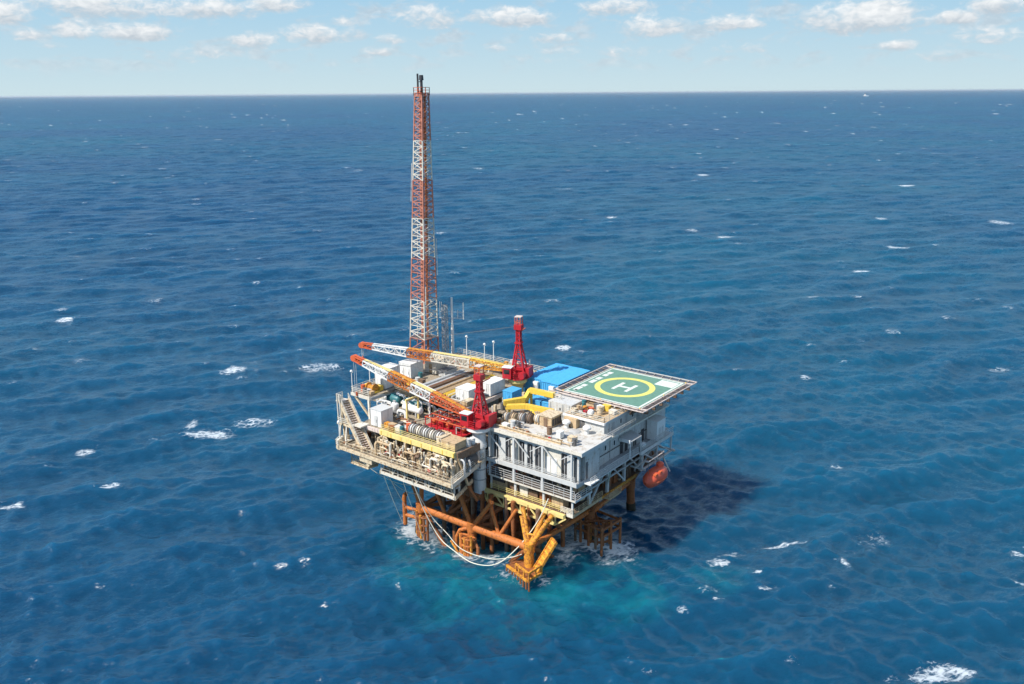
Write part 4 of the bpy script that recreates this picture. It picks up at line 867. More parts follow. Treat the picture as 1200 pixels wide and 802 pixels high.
pbox(wp, 'deck_plate', 'cream', -45.9, -11.2, 20.4, -42.2, -8.6, 20.7); prail(wp, 'offwhite', [(-42.4, -11.1, 20.7), (-45.8, -11.1, 20.7), (-45.8, -8.7, 20.7)], 1.1, 1.2, .09)
for x, z1 in ((-45.2, 17.0), (-43.5, 16.9)): pbar(wp, 'post', 'offwhite', (x, -10.9, 20.4), (x+.2, -11.6, z1), .3)
for x in (-45.6, -44.9): ptube(wp, 'vent_pipe', 'offwhite', (x, -11.0, 20.7), (x-.1, -11.0, 26.4), .14)
wp2 = thing('hanging_platform', 'little cream platform hanging below the main deck at left', 'platform', (-41.5, -9.5, 13))
pbox(wp2, 'deck_plate', 'cream', -43.4, -10.6, 12.8, -38.6, -8.8, 13.05); prail(wp2, 'cream', [(-38.8, -10.5, 13.05), (-43.3, -10.5, 13.05), (-43.3, -8.9, 13.05)], 1.0, 1.2, .08)
for x in (-43.1, -39): pbar(wp2, 'hanger', 'cream', (x, -10.4, 13.0), (x, -10.8, 16.3), .16)
pbar(wp2, 'brace', 'pinkgrey', (-42.8, -9.6, 12.9), (-36.6, -9.6, 16.4), .4)
pb = thing('corner_platform', 'rounded cream platform end with bollards at the far left main deck', 'platform', (-46.5, -11.5, 16))
B().prism([(-43.92, -13.0), (-44.8, -12.7), (-45.4, -11.4), (-45.2, -9.6), (-43.92, -9.0)], 16.2, 16.9).build('deck_plate', 'cream', pb)
rail(B(), [(-43.92, -13.0, 16.9), (-44.8, -12.7, 16.9), (-45.4, -11.4, 16.9), (-45.2, -9.6, 16.9)], 1.1, 1.0, .1).build('railing', 'offwhite', pb)
for x, y in ((-44.3, -12.3), (-44.9, -11.2), (-44.4, -10.0)): B().lathe((x, y, 16.9), [(.28, 0), (.22, .5), (.4, 1.0), (.38, 1.2), (0, 1.3)], 10).build('bollard', 'offwhite', pb, True)
# the long sloping stairway on the left front
sw = thing('stairway', 'long sloping cream stairway descending along the left front', 'stairs', (-41, -9.8, 17))
s0, s1 = V((-45.2, -9.8, 25.0)), V((-36.2, -11.4, 14.6)); side = V((.3, 1.15, 0)).normalized()*.95
for sg in (-1, 1): pbar(sw, 'stringer', 'cream', s0+side*sg, s1+side*sg, .3, .62)
B().add([s0-side+V((0,0,-.4)), s0+side+V((0,0,-.4)), s1+side+V((0,0,-.4)), s1-side+V((0,0,-.4)), s0-side+V((0,0,-.22)), s0+side+V((0,0,-.22)), s1+side+V((0,0,-.22)), s1-side+V((0,0,-.22))], [(3,2,1,0),(4,5,6,7),(0,1,5,4),(1,2,6,5),(2,3,7,6),(3,0,4,7)]).build('soffit', 'tan', sw)
for i in range(30):
    c = s0.lerp(s1, (i+.5)/30); B().add([c-side+V((-.16,0,0)), c+side+V((-.16,0,0)), c+side+V((.16,0,0)), c-side+V((.16,0,0)), c-side+V((-.16,0,.06)), c+side+V((-.16,0,.06)), c+side+V((.16,0,.06)), c-side+V((.16,0,.06))], [(3,2,1,0),(4,5,6,7),(0,1,5,4),(1,2,6,5),(2,3,7,6),(3,0,4,7)]).build('tread', 'pinkgrey', sw)
for sg in (-1, 1): rail(B(), [s0+side*sg, s1+side*sg], 1.1, 1.3, .08, 2).build('handrail', 'offwhite', sw)
pbox(sw, 'landing', 'offwhite', -42.9, -11.0, 20.9, -39.6, -8.9, 21.15); pbox(sw, 'top_landing', 'offwhite', -46.6, -10.6, 24.6, -45.0, -8.8, 24.8)
prail(sw, 'offwhite', [(-45.0, -10.5, 24.8), (-46.5, -10.5, 24.8), (-46.5, -8.9, 24.8)], 1.2, 1.0, .09)
for x in (-46.2, -45.2): pbar(sw, 'support_post', 'cream', (x, -9.7, 24.6), (x+1.2, -10.2, 17.0), .3)
pbox(sw, 'foot_skirt', 'cream', -38.6, -12.6, 15.3, -35.4, -10.2, 16.15)

# ------------------------------------------------------------------ pipework
def manifold(label, x0, x1, y0, y1, z0, z1, n, cols, seed, rmin=.1, rmax=.24, group='process pipework on the left module'):
    r_ = random.Random(seed); t = thing('pipe_manifold', label, 'pipework', ((x0+x1)/2, (y0+y1)/2, z0), group)
    for i in range(n):
        p = V((x0+(x1-x0)*(i+.5)/n+r_.uniform(-.4, .4), r_.uniform(y0, y1), z0)); pts = [p.copy()]; kind = r_.random()
        h = r_.uniform(.35, .95)*(z1-z0)
        p.z = z0+h; pts.append(p.copy())
        if kind < .8:
            p.x = min(x1, max(x0, p.x+r_.choice((-1, 1))*r_.uniform(.8, 3.4))); pts.append(p.copy())
            if r_.random() < .6: p.y = min(y1, max(y0, p.y+r_.choice((-1, 1))*r_.uniform(.6, 2.2))); pts.append(p.copy())
            if r_.random() < .7: p.z = z0 if r_.random() < .6 else z1; pts.append(p.copy())
        else:
            p.z = z1; pts.append(p.copy())
        q = [pts[0]]
        for a, b2, c in zip(pts[:-2], pts[1:-1], pts[2:]):
            d1 = min(.3, (b2-a).length*.4); d2 = min(.3, (c-b2).length*.4); q += [b2+(a-b2).normalized()*d1, b2+(c-b2).normalized()*d2]
        q.append(pts[-1]); rad = r_.uniform(rmin, rmax)
        q = [v for k, v in enumerate(q) if k == 0 or (v-q[k-1]).length > .02]
        o = ppipe(t, 'pipe', r_.choice(cols), q, rad, 7)
        if r_.random() < .55:
            c = pts[0].lerp(pts[1], .5); B().lathe((c.x, c.y, c.z), [(rad*1.9, -.12), (rad*1.9, .12)], 9).build('flange', 'tan', o, True)
        if r_.random() < .4:
            c = pts[0].lerp(pts[1], .75); hw = B().tube(c, c+V((0, -.55, 0)), .05, None, 5); hw.lathe((c.x, c.y-.55, c.z), [(.26, -.05), (.26, .05)], 9, 'y'); hw.build('valve_wheel', r_.choice(('brown', 'rust', 'tan', 'red', 'brown')), o, True)
    return t
C1 = ['cream', 'offwhite', 'cream', 'tan', 'offwhite', 'brown']; C2 = ['cream', 'tan', 'offwhite', 'brown', 'grey']
manifold('cream pipes and valves under the left end of the yellow girder', -35.6, -30.2, -11.9, -9.4, 16.97, 20.2, 18, C1, 1)
manifold('cream pipes and valves under the middle of the yellow girder', -29.8, -24.2, -11.9, -9.4, 16.97, 20.2, 20, C1, 2)
manifold('cream pipes and valves under the right end of the yellow girder', -23.8, -17.4, -11.9, -9.4, 16.97, 20.2, 20, C1, 3)
manifold('brown and cream pipes filling the left half of the cellar deck', -34.0, -26, -11.0, -8.0, 13.92, 16.5, 26, C2, 4)
manifold('brown and cream pipes filling the right half of the cellar deck', -25.6, -17.4, -11.0, -8.0, 13.92, 16.5, 26, C2, 5)
manifold('pale pipes on the main deck behind the sloping stairway', -44, -37, -8.5, -2, 16.97, 20.0, 16, ['offwhite', 'palegrey', 'cream', 'darkgrey'], 6)
manifold('tangle of grey pipes at the right edge of the main deck', -23.5, -16.6, -8.6, -3.6, 16.97, 20.0, 16, ['grey', 'darkgrey', 'palegrey', 'tan'], 8)
manifold('white bent pipes above the upper deck left of the red skid', -43.5, -33.8, -3.6, 3.0, 20.92, 23.4, 20, ['white', 'white', 'palegrey', 'offwhite', 'darkgrey'], 9, .16, .34)
manifold('brown and cream pipes between the coolers and the red skid', -36, -22, -5.4, -3.6, 20.92, 22.2, 22, ['tan', 'cream', 'brown', 'offwhite', 'rust'], 10, .08, .16)
manifold('mixed pipes beside the flare tower base', -50.5, -44, 17.5, 22, 23.42, 26, 14, ['palegrey', 'rust', 'offwhite', 'towerred'], 12)
manifold('rusty pipes by the rear crane foot', -34, -27.5, 23.4, 27.4, 23.42, 25.6, 14, ['tan', 'offwhite', 'rust', 'cream'], 13)
manifold('dim pipes in the shade behind the front truss', -18, -2, 1.2, 4.6, 14.0, 16.4, 18, ['dim', 'brown', 'grey'], 14, group='pipework inside the utility module')
manifold('rust-brown pipes under the right side of the module', -2.6, -.6, 6.5, 31, 11.02, 13.6, 18, ['rust', 'brown', 'dim', 'grey'], 15, group='pipework inside the utility module')

def vessel(label, x, y, z, r, L, axis, mat, legs='grey', cat='vessel', name='process_vessel', ribs=0, group=None, flat=False):
    t = thing(name, label, cat, (x, y, z-r-.6), group)
    pr = [(0, -L/2-r*.45), (r*.6, -L/2-r*.36), (r*.92, -L/2-r*.14), (r, -L/2), (r, L/2), (r*.92, L/2+r*.14), (r*.6, L/2+r*.36), (0, L/2+r*.45)]
    if flat: pr = [(r*.3, -L/2-.02), (r*.94, -L/2), (r, -L/2+.05), (r, L/2-.05), (r*.94, L/2), (r*.3, L/2+.02)]
    sh = B().lathe((x, y, z), pr, 18, axis).build('shell', mat, t, True)
    for k in range(ribs):
        h = -L/2+L*(k+.5)/ribs; c = (x+h, y, z) if axis == 'x' else (x, y+h, z)
        B().lathe(c, [(r*1.02, -.1), (r*1.12, -.07), (r*1.12, .07), (r*1.02, .1)], 18, axis).build('rib', legs, sh, True)
    for s_ in (-.3, .3):
        c = (x+L*s_, y) if axis == 'x' else (x, y+L*s_)
        if axis == 'z': pbox(t, 'skirt', legs, x-r*.7+(s_ > 0)*r*.75, y-r*.7, z-L/2-r-.3, x-.05+(s_ > 0)*r*.75, y+r*.7, z-L/2)
        else: pbox(t, 'saddle', legs, c[0]-(.15 if axis == 'x' else r*.8), c[1]-(.15 if axis == 'y' else r*.8), z-r-.6, c[0]+(.15 if axis == 'x' else r*.8), c[1]+(.15 if axis == 'y' else r*.8), z-r*.55)
    for k in (-.25, .2):
        c = V((x+L*k, y, z+r*.9)) if axis == 'x' else V((x, y+L*k, z+r*.9)) if axis == 'y' else V((x+r*k, y, z+L/2+r*.3))
        ptube(t, 'nozzle', legs, c, c+V((0, 0, .5)), .16)
    return t
vessel('dark teal horizontal tank under the front crane boom, the left one', -44.2, 5.2-3.0, 22.0, 1.1, 3.4, 'x', 'teal', 'darkgrey', 'tank', 'storage_tank')
vessel('dark teal horizontal tank under the front crane boom, the right one', -38.6, 2.0, 22.0, 1.1, 3.6, 'x', 'teal', 'darkgrey', 'tank', 'storage_tank')
vessel('white horizontal vessel lying among bent pipes left of the red skid', -36.4, -.6, 22.4, .7, 4.2, 'x', 'white')
vessel('white upright vessel among pipes behind the white cubicle', -40.2, -1.6, 22.2, .8, 1.2, 'z', 'white')
vessel('short white horizontal vessel nearest the teal tanks', -41.5, -4.2, 21.9, .55, 2.6, 'x', 'white')
vessel('long brown vessel in the shade of the cellar deck', -28, -6.4, 15.4, .85, 9, 'x', 'brown', 'rust')
vessel('grey horizontal vessel in the shade under the yellow girder', -28, -7.0, 18.4, 1.1, 9, 'x', 'tan', 'brown')
vessel('dark vessel under the side apron beside the white crane column', -18.5, -5.4, 18.2, 1.0, 3.2, 'y', 'darkgrey', 'darkgrey')
# row of finned gas coolers behind the yellow girder
for i, wd_ in enumerate(('first', 'second', 'third', 'fourth', 'fifth')):
    vessel(f'grey ribbed round cooler behind the yellow girder, {wd_} from the left', -29.6+i*1.6, -7.3, 22.05, .95, 1.15, 'x', ('palegrey', 'offwhite')[i % 2], 'dim', 'cooler', 'gas_cooler', 2, 'row of ribbed coolers on the upper deck', True)
def cabinet(name, label, cat, x0, y0, z0, x1, y1, z1, mat, roof=None, doors=1, group=None, dcol='grey', ribs=True):
    t = thing(name, label, cat, ((x0+x1)/2, (y0+y1)/2, z0), group)
    sh = pbox(t, 'shell', mat, x0, y0, z0+.12, x1, y1, z1-.1); pbox(t, 'base_frame', 'darkgrey', x0+.04, y0+.04, z0, x1-.04, y1-.04, z0+.12)
    pbox(t, 'roof', roof or mat, x0-.07, y0-.07, z1-.1, x1+.07, y1+.07, z1)
    if ribs:
        n = max(3, int((x1-x0)/.45)); rb = B()
        for k in range(n+1):
            x = x0+(x1-x0)*k/n; rb.box(x-.04, y0-.05, z0+.2, x+.04, y0-.002, z1-.14)
        n = max(3, int((y1-y0)/.45))
        for k in range(n+1):
            y = y0+(y1-y0)*k/n; rb.box(x1+.002, y-.04, z0+.2, x1+.05, y+.04, z1-.14)
        rb.build('corrugation', mat, sh)
    for k in range(doors):
        x = x0+(x1-x0)*(k+.5)/doors; d = pbox(t, 'door', dcol, x-.4, y0-.09, z0+.2, x+.4, y0-.055, min(z1-.3, z0+2.2)); pbox(t, 'lock_bar', 'darkgrey', x+.22, y0-.13, z0+.9, x+.28, y0-.092, z0+1.5)
    return t
cabinet('container', 'tall white container on the far left outrigger platform', 'container', -48.9, 1.8, 23.5, -46.2, 6.0, 27.6, 'white', dcol='white')
cabinet('container', 'big white container left of the flare tower base', 'container', -50.2, 9.8, 23.42, -46.9, 13.4, 26.6, 'white', dcol='white', doors=2)
cabinet('equipment_room', 'beige box room right in front of the flare tower base', 'cabin', -47.8, 15.0, 23.42, -44.6, 18.4, 26.4, 'offwhite', 'cream', dcol='tan', ribs=False)
cabinet('container', 'white container on the pipe deck left of the front crane mast', 'container', -31.2, 6.0, 23.42, -28.0, 9.4, 25.9, 'white', dcol='white', doors=1)
cabinet('container', 'white container on the pipe deck between the two red cranes', 'container', -29.4, 11.2, 23.42, -26.9, 15.6, 26.0, 'white', dcol='white', doors=1)
cabinet('switch_cubicle', 'white cubicle with sloped dark side at the left end of the yellow girder', 'cubicle', -39.4, -8.6, 20.82, -36.6, -5.6, 24.2, 'white', 'palegrey', dcol='palegrey', ribs=False)
cabinet('tool_chest', 'brown steel chest at the right end of the yellow girder', 'chest', -21.6, -8.8, 20.92, -18.4, -5.8, 22.4, 'tan', 'tan', dcol='cream', ribs=False)
cabinet('tool_chest', 'flat tan chest beside the round coolers on the upper deck', 'chest', -22.9, -8.6, 20.92, -21.8, -6.6, 22.6, 'offwhite', 'cream', dcol='cream', ribs=False)
cabinet('equipment_crate', 'grey crate on the pipe deck beside the beige room', 'crate', -43.6, 14.6, 23.42, -41.8, 18.2, 24.9, 'palegrey', 'darkgrey', dcol='grey', ribs=False)
cabinet('equipment_crate', 'tan crate on the pipe deck next to the orange pipes', 'crate', -27.9, 3.9, 23.42, -26.6, 6.2, 24.5, 'tan', 'cream', dcol='tan', ribs=False)
cabinet('equipment_crate', 'pale blue-grey crate at the back of the pipe deck', 'crate', -43.4, 23.5, 23.42, -41.2, 25.6, 25.2, 'palegrey', 'grey', dcol='grey', ribs=False)
# yellow winch on the outrigger
yw = thing('winch', 'yellow and orange winch drum on the far left outrigger platform', 'winch', (-47.4, -.6, 23.5))
B().lathe((-47.4, -.6, 24.4), [(.3, -1.0), (.9, -1.0), (.9, -.85), (.55, -.8), (.55, .8), (.9, .85), (.9, 1.0), (.3, 1.0)], 14, 'x').build('drum', 'amber', yw, True)
pbox(yw, 'bed', 'yellow', -48.8, -1.4, 23.52, -46.0, .2, 23.8); pbox(yw, 'motor', 'yellow', -48.9, -1.1, 23.8, -48.45, -.1, 25.0)
# red pump skid
rs_ = thing('pump_skid', 'bright red pump skid of frames and pipes beside the front crane', 'pump skid', (-26, -1.4, 20.9))
pbox(rs_, 'base', 'red', -31, -3.4, 20.92, -21.6, .8, 21.1)
for i in range(7):
    x = -30.6+i*1.45
    for y in (-3.2, .6): pbar(rs_, 'frame_post', 'red', (x, y, 21.1), (x, y, 22.9), .14)
    pbar(rs_, 'frame_beam', 'red', (x, -3.2, 22.9), (x, .6, 22.9), .14)
for y in (-3.2, -1.3, .6): pbar(rs_, 'frame_rail', 'redorange', (-30.7, y, 22.95), (-21.8, y, 22.95), .14)
for i in range(5):
    x = -29.8+i*1.8; B().lathe((x, -1.4, 21.8), [(0, -.75), (.45, -.7), (.5, -.5), (.5, .5), (.45, .7), (0, .75)], 12, 'y').build('pump', 'red' if i % 2 else 'redorange', rs_, True)
for i in range(14):
    x = rng.uniform(-30.5, -22); y = rng.uniform(-3, .4); z = rng.uniform(21.3, 22.8); l = rng.uniform(1, 3)
    ppipe(rs_, 'pipe', rng.choice(['red', 'red', 'redorange', 'white']), [(x, y, 21.1), (x, y, z), (min(-21.8, x+l), y, z), (min(-21.8, x+l), y+.6, z)], .11)
# ------------------------------------------------------------------ pipe rack: bundles of drill pipe laid front to back on the top deck
BN = [(-41.0, 'palegrey', 'pale grey', 7), (-38.6, 'brown', 'dull brown', 7), (-36.4, 'tan', 'weathered tan', 6), (-34.2, 'yellow', 'ochre yellow', 5), (-32.0, 'grey', 'dark grey', 8)]
for bi, (x, mt_, cn, n) in enumerate(BN):
    t = thing('pipe_bundle', f'bundle of {cn} pipes lying lengthwise on the top deck rack', 'pipe bundle', (x, 13, 23.42), 'pipe bundles on the top deck rack')
    y0, y1 = (4.6+bi*.3, 21.5-abs(bi-2)*1.2)
    for y in (y0+1.5, (y0+y1)/2, y1-1.5): pbox(t, 'bearer', 'brown', x-.2, y-.15, 23.42, x+2.0, y+.15, 23.75)
    for k in range(n):
        row = k//5; xx = x+.05+(k % 5)*.4+row*.2; r_ = .18
        e = rng.uniform(-.7, .7); ptube(t, 'pipe', mt_ if rng.random() < .75 else rng.choice(['rust', 'tan', 'grey', 'offwhite']), (xx, y0+e, 23.95+row*.34), (xx, y1+e*.8, 23.95+row*.34), r_, None, 7)
dp = thing('deck_panel_stack', 'stack of dark planks beneath the front edge of the pipe rack', 'planks', (-30, 4.6, 23.42))
for k in range(6): pbox(dp, 'plank', 'brown' if k % 2 else 'grey', -37.4+rng.uniform(0, .5), 3.9, 23.43+k*.16, -31.9+rng.uniform(0, .6), 4.5, 23.56+k*.16)
# ------------------------------------------------------------------ things on the grey roof of the utility module
for i, wd_ in enumerate(('nearest the red crane', 'second from the red crane', 'in the middle of the row', 'second from the brown hut', 'nearest the brown hut')):
    vessel(f'brown-grey ribbed air cooler on the flat roof, {wd_}', -16.9+i*1.25, 3.6+i*.7, 23.95, .85, .95, 'x', ('grey', 'tan', 'grey', 'brown', 'palegrey')[i], ('tan', 'dim', 'brown', 'dim', 'tan')[i], 'cooler', 'air_cooler', 2, 'row of ribbed air coolers on the grey roof', True)
hu = thing('roof_hut', 'small brown hut with louvred side on the flat grey roof', 'hut', (-9.6, 7.2, 22.97))
pbox(hu, 'shell', 'tan', -11.2, 5.8, 22.97, -8.6, 8.9, 24.9); pbox(hu, 'roof', 'cream', -11.4, 5.6, 24.9, -8.4, 9.1, 25.05)
for k in range(4): pbox(hu, 'louvre', 'darksteel', -8.6, 6.05+k*.72, 23.2, -8.54, 6.6+k*.72, 24.5)
pbox(hu, 'door', 'brown', -10.3, 5.74, 23.0, -9.5, 5.8, 24.6)
for i, (x, y, wd_) in enumerate(((-4.6, 5.0, 'front'), (-4.4, 7.0, 'rear'))):
    t = thing('hatch_cover', f'{wd_} of two round dark hatch covers on the white roof', 'hatch', (x, y, 22.97))
    B().lathe((x, y, 22.97), [(.95, 0), (.95, .14), (.85, .2), (0, .22)], 18).build('lid', 'grey', t, True); B().lathe((x, y, 22.96), [(1.1, 0), (1.1, .06)], 18).build('coaming', 'palegrey', t, True)
for i, (x, y, lab) in enumerate(((-6.6, 7.6, 'left of the two white roof ventilators near the round hatches'), (-2.2, 7.4, 'right of the two white roof ventilators near the round hatches'))):
    t = thing('ventilator', lab, 'ventilator', (x, y, 22.97)); ptube(t, 'stem', 'white', (x, y, 22.97), (x, y, 23.9), .4); B().lathe((x, y, 23.9), [(.75, 0), (.75, .3), (.4, .6), (0, .68)], 14).build('cap', 'white', t, True)
t = thing('valve_stand', 'small grey valve stand in the middle of the flat roof', 'valve', (-13.2, 2.8, 22.97))
for dx_ in (-.6, 0, .6): ptube(t, 'standpipe', 'grey', (-13.2+dx_, 2.8, 22.97), (-13.2+dx_, 2.8, 24.2), .13)
ptube(t, 'header', 'grey', (-14.1, 2.8, 24.0), (-12.3, 2.8, 24.0), .16); B().lathe((-13.2, 2.5, 24.0), [(.3, -.04), (.3, .04)], 10, 'y').build('handwheel', 'palegrey', t, True)
t = thing('roof_beam', 'long beige beam lying along the front edge of the flat roof', 'beam', (-10, .8, 22.97)); pbox(t, 'flange', 'cream', -17, .5, 22.97, -3, .9, 23.05); pbox(t, 'web', 'tan', -17, .66, 23.05, -3, .74, 23.35); pbox(t, 'flange', 'cream', -17, .5, 23.35, -3, .9, 23.43)
# stores on the terrace under the helideck
TCOL = ['tan', 'cream', 'offwhite', 'white', 'red', 'brown']
for i, (x, y, w_, h_, c, lab) in enumerate(((-6.9, 10.4, .9, .8, 'cream', 'cream box at the left end of the terrace under the helideck'), (-5.6, 10.9, .7, 1.0, 'brown', 'brown box second along the terrace under the helideck'), (-4.4, 10.2, .5, 1.0, 'red', 'red box on the terrace under the helideck'), (-2.2, 10.6, 1.0, .6, 'tan', 'low tan box at the right of the terrace under the helideck'))):
    cabinet('store_box', lab, 'box', x-w_/2, y-w_/2, 24.96, x+w_/2, y+w_/2, 24.96+h_, c, c, 1, 'boxes on the terrace', 'grey', False)
t = thing('radome', 'small white radome dome on the terrace under the helideck', 'radome', (-3.5, 10.6, 24.96)); B().lathe((-3.5, 10.6, 24.96), [(.35, 0), (.35, .3), (.6, .45), (.65, .8), (.45, 1.15), (0, 1.3)], 14).build('dome', 'white', t, True)
# ------------------------------------------------------------------ blue sheds
def shed(label, x0, x1, y0, y1, z0, z1):
    t = thing('shed', label, 'shed', ((x0+x1)/2, (y0+y1)/2, z0), 'bright blue sheds between rear crane and helideck')
    pbox(t, 'wall', 'blue', x0, y0, z0, x1, y1, z1)
    n = 16; rf = B()
    zr = z1+.06; xm = (x0+x1)/2
    for xa, xb, za, zb in ((x0-.12, xm, z1, zr), (xm, x1+.12, zr, z1)):
        rf.add([(xa, y0-.15, za), (xb, y0-.15, zb), (xb, y1+.15, zb), (xa, y1+.15, za), (xa, y0-.15, za+.1), (xb, y0-.15, zb+.1), (xb, y1+.15, zb+.1), (xa, y1+.15, za+.1)], [(3,2,1,0),(4,5,6,7),(0,1,5,4),(1,2,6,5),(2,3,7,6),(3,0,4,7)])
    ro = rf.build('roof', 'blue', t)
    for k in range(n+1):
        y = y0+(y1-y0)*k/n; b_ = B(); b_.bar((x0-.1, y, z1+.13), (xm, y, zr+.13), .1); b_.bar((xm, y, zr+.13), (x1+.1, y, z1+.13), .1); b_.build('roof_seam', 'blue', ro)
    for k in range(9): pbox(t, 'wall_rib', 'blue', x0+(x1-x0)*k/8-.05, y0-.09, z0+.05, x0+(x1-x0)*k/8+.05, y0-.002, z1-.1)
    ac = pbox(t, 'wall_unit', 'white', x0+(x1-x0)*.55, y0-.7, z0+1.3, x0+(x1-x0)*.55+1.1, y0-.1, z0+3.4); pbox(t, 'unit_grille', 'grey', x0+(x1-x0)*.55+.15, y0-.74, z0+1.9, x0+(x1-x0)*.55+.95, y0-.72, z0+2.8)
    return t
shed('left of two bright blue ridge-roofed sheds beside the helideck', -24.6, -20.6, 19.6, 30.0, 22.0, 25.8)
shed('right of two bright blue ridge-roofed sheds beside the helideck', -20.4, -16.4, 19.0, 30.0, 22.0, 25.8)
pbox(um, 'rear_deck', 'deck', -26.2, 9.3, 21.5, -13.5, 32.5, 21.9)
for x in (-26, -20, -14): pbox(um, 'rear_column', 'grey', x-.25, 31.5, 17, x+.25, 32, 21.5); pbox(um, 'rear_column', 'grey', x-.25, 10, 17, x+.25, 10.5, 21.5)
cabinet('generator_housing', 'small bright blue housing left of the yellow gantry arms', 'housing', -24.6, 12.2, 22.0, -22.4, 15.2, 25.0, 'blue', 'blue', 1, None, 'blue')
cabinet('generator_housing', 'low blue housing under the left of the yellow gantry beams', 'housing', -19.4, 13.6, 21.92, -16.8, 16.2, 24.0, 'blue', 'blue', 1, None, 'blue')
cabinet('generator_housing', 'low blue housing under the right of the yellow gantry beams', 'housing', -16.2, 13.4, 21.92, -13.4, 16.2, 24.1, 'blue', 'blue', 1, None, 'blue')
# yellow gantry arms
ya = thing('gantry_arm', 'upper bright yellow box-beam gantry arm in front of the blue sheds', 'gantry', (-18, 10, 23))
for a, b2, w_, h_ in (((-21.4, 8.4, 24.2), (-18.9, 11.6, 24.5), .9, 1.0), ((-18.9, 11.6, 24.3), (-18.7, 13.2, 25.9), .8, .9), ((-18.8, 13.0, 26.0), (-13.4, 13.4, 26.0), .9, .9)): pbar(ya, 'box_beam', 'yellow', a, b2, w_, h_)
for p in ((-18.4, 13, 21.9), (-13.8, 13.4, 21.9), (-21, 8.8, 21.9)): pbar(ya, 'leg', 'yellow', p, (p[0], p[1], 25.6 if p[1] > 10 else 23.8), .36)
ya = thing('gantry_arm', 'lower bright yellow box-beam gantry arm above the ribbed air coolers', 'gantry', (-15, 8.6, 23))
for a, b2, w_, h_ in (((-20.0, 7.6, 24.0), (-16.8, 9.0, 24.4), 1.0, .8), ((-16.8, 9.0, 24.4), (-11.2, 10.0, 24.2), .9, .9), ((-15.4, 9.0, 23.9), (-13.2, 7.2, 23.2), .6, .5)): pbar(ya, 'box_beam', 'yellow', a, b2, w_, h_)
for p in ((-19.6, 7.8), (-11.6, 10.0)): pbar(ya, 'leg', 'yellow', (*p, 21.9 if p[1] > 9.3 else 22.97), (*p, 23.8), .34)
bg_ = thing('boom_rest', 'yellow boom rest frame under the front crane boom', 'boom rest', (-31, -2.4, 20.9))
# boom rest is a simple portal
for y in (-3.9, -.9): pbar(bg_, 'post', 'paleyellow', (-34.6, y, 20.92), (-34.6, y, 25.4), .3)
pbar(bg_, 'crossbeam', 'paleyellow', (-34.6, -4.2, 25.4), (-34.6, -.6, 25.4), .36)
yr = thing('crane_walkway', 'long yellow gantry walkway leading to the rear crane', 'walkway', (-34, 24, 23.4))
pbox(yr, 'deck', 'paleyellow', -41.5, 21.9, 25.4, -27.4, 23.0, 25.6); prail(yr, 'paleyellow', [(-41.4, 21.95, 25.6), (-27.5, 21.95, 25.6)], 1.0, 1.8, .07)
for x in (-41, -36.5, -32, -28): pbar(yr, 'post', 'offwhite', (x, 22.4, 23.42), (x, 22.4, 25.4), .22)
# ------------------------------------------------------------------ lamp posts
l0 = thing('lamp_post', 'white lamp post on the rear rail, left one of the pair before the rear crane', 'lamp post', (-41.6, 27.2, 23.42), 'lamp posts along the deck edges')
ptube(l0, 'pole', 'white', (-41.6, 27.2, 23.42), (-41.6, 27.2, 27.6), .1, .08, 6); B().lathe((-41.6, 27.2, 27.6), [(.12, 0), (.3, .15), (.22, .4), (0, .5)], 8).build('lamp_head', 'white', l0, True); pbar(l0, 'bracket', 'white', (-41.6, 27.2, 27.4), (-41.2, 27.2, 27.7), .08)
for p, lab in (((-41.2, 29.8, 23.42), 'white lamp post on the rear rail, right one of the pair before the rear crane'), ((-48.8, 29.6, 23.42), 'white lamp post just right of the white antenna pole'), ((-50.2, -3.2, 23.5), 'white lamp post on the front of the outrigger platform'), ((-44.6, -11.9, 16.92), 'white lamp post at the far left corner of the main deck'), ((-50.2, 1.5, 23.5), 'white lamp post at the left rail of the outrigger platform')): dup(l0, p, lab)
# ------------------------------------------------------------------ hoses and lines
hs = thing('hose', 'thick white hose hanging in a long loop to the water before the jacket', 'hose', (-14, -9, 0))
def curve3(P, n=10):
    P = [V(p) for p in P]; out = []
    for i in range(len(P)-1):
        a, b2, c, d = P[max(i-1, 0)], P[i], P[i+1], P[min(i+2, len(P)-1)]
        for k in range(n):
            t_ = k/n; out.append(.5*((2*b2)+(c-a)*t_+(2*a-5*b2+4*c-d)*t_*t_+(3*b2-a-3*c+d)*t_**3))
    return out+[P[-1]]
ppipe(hs, 'hose_line', 'rope', curve3([(-26.2, -11.6, 14.4), (-25.2, -9.8, 8.0), (-22.6, -9.0, 3.4), (-18.8, -9.4, 2.2), (-14.0, -9.8, 1.6), (-10.2, -8.2, 2.0), (-7.8, -5.4, 4.6), (-5.6, -2.6, 9.0), (-4.2, -1.2, 13.4)]), .09, 7)
hs = thing('hose', 'thin white hose sagging from the left leg across the middle leg', 'hose', (-18, -6.6, 0))
ppipe(hs, 'hose_line', 'rope', curve3([(-26.6, -11.5, 14.2), (-26.0, -7.4, 6.0), (-22.8, -6.8, 3.2), (-18.6, -7.4, 1.6), (-12.8, -6.8, 1.5), (-9.4, -5.2, 2.2), (-7.2, -4.8, 3.4)]), .07, 6)
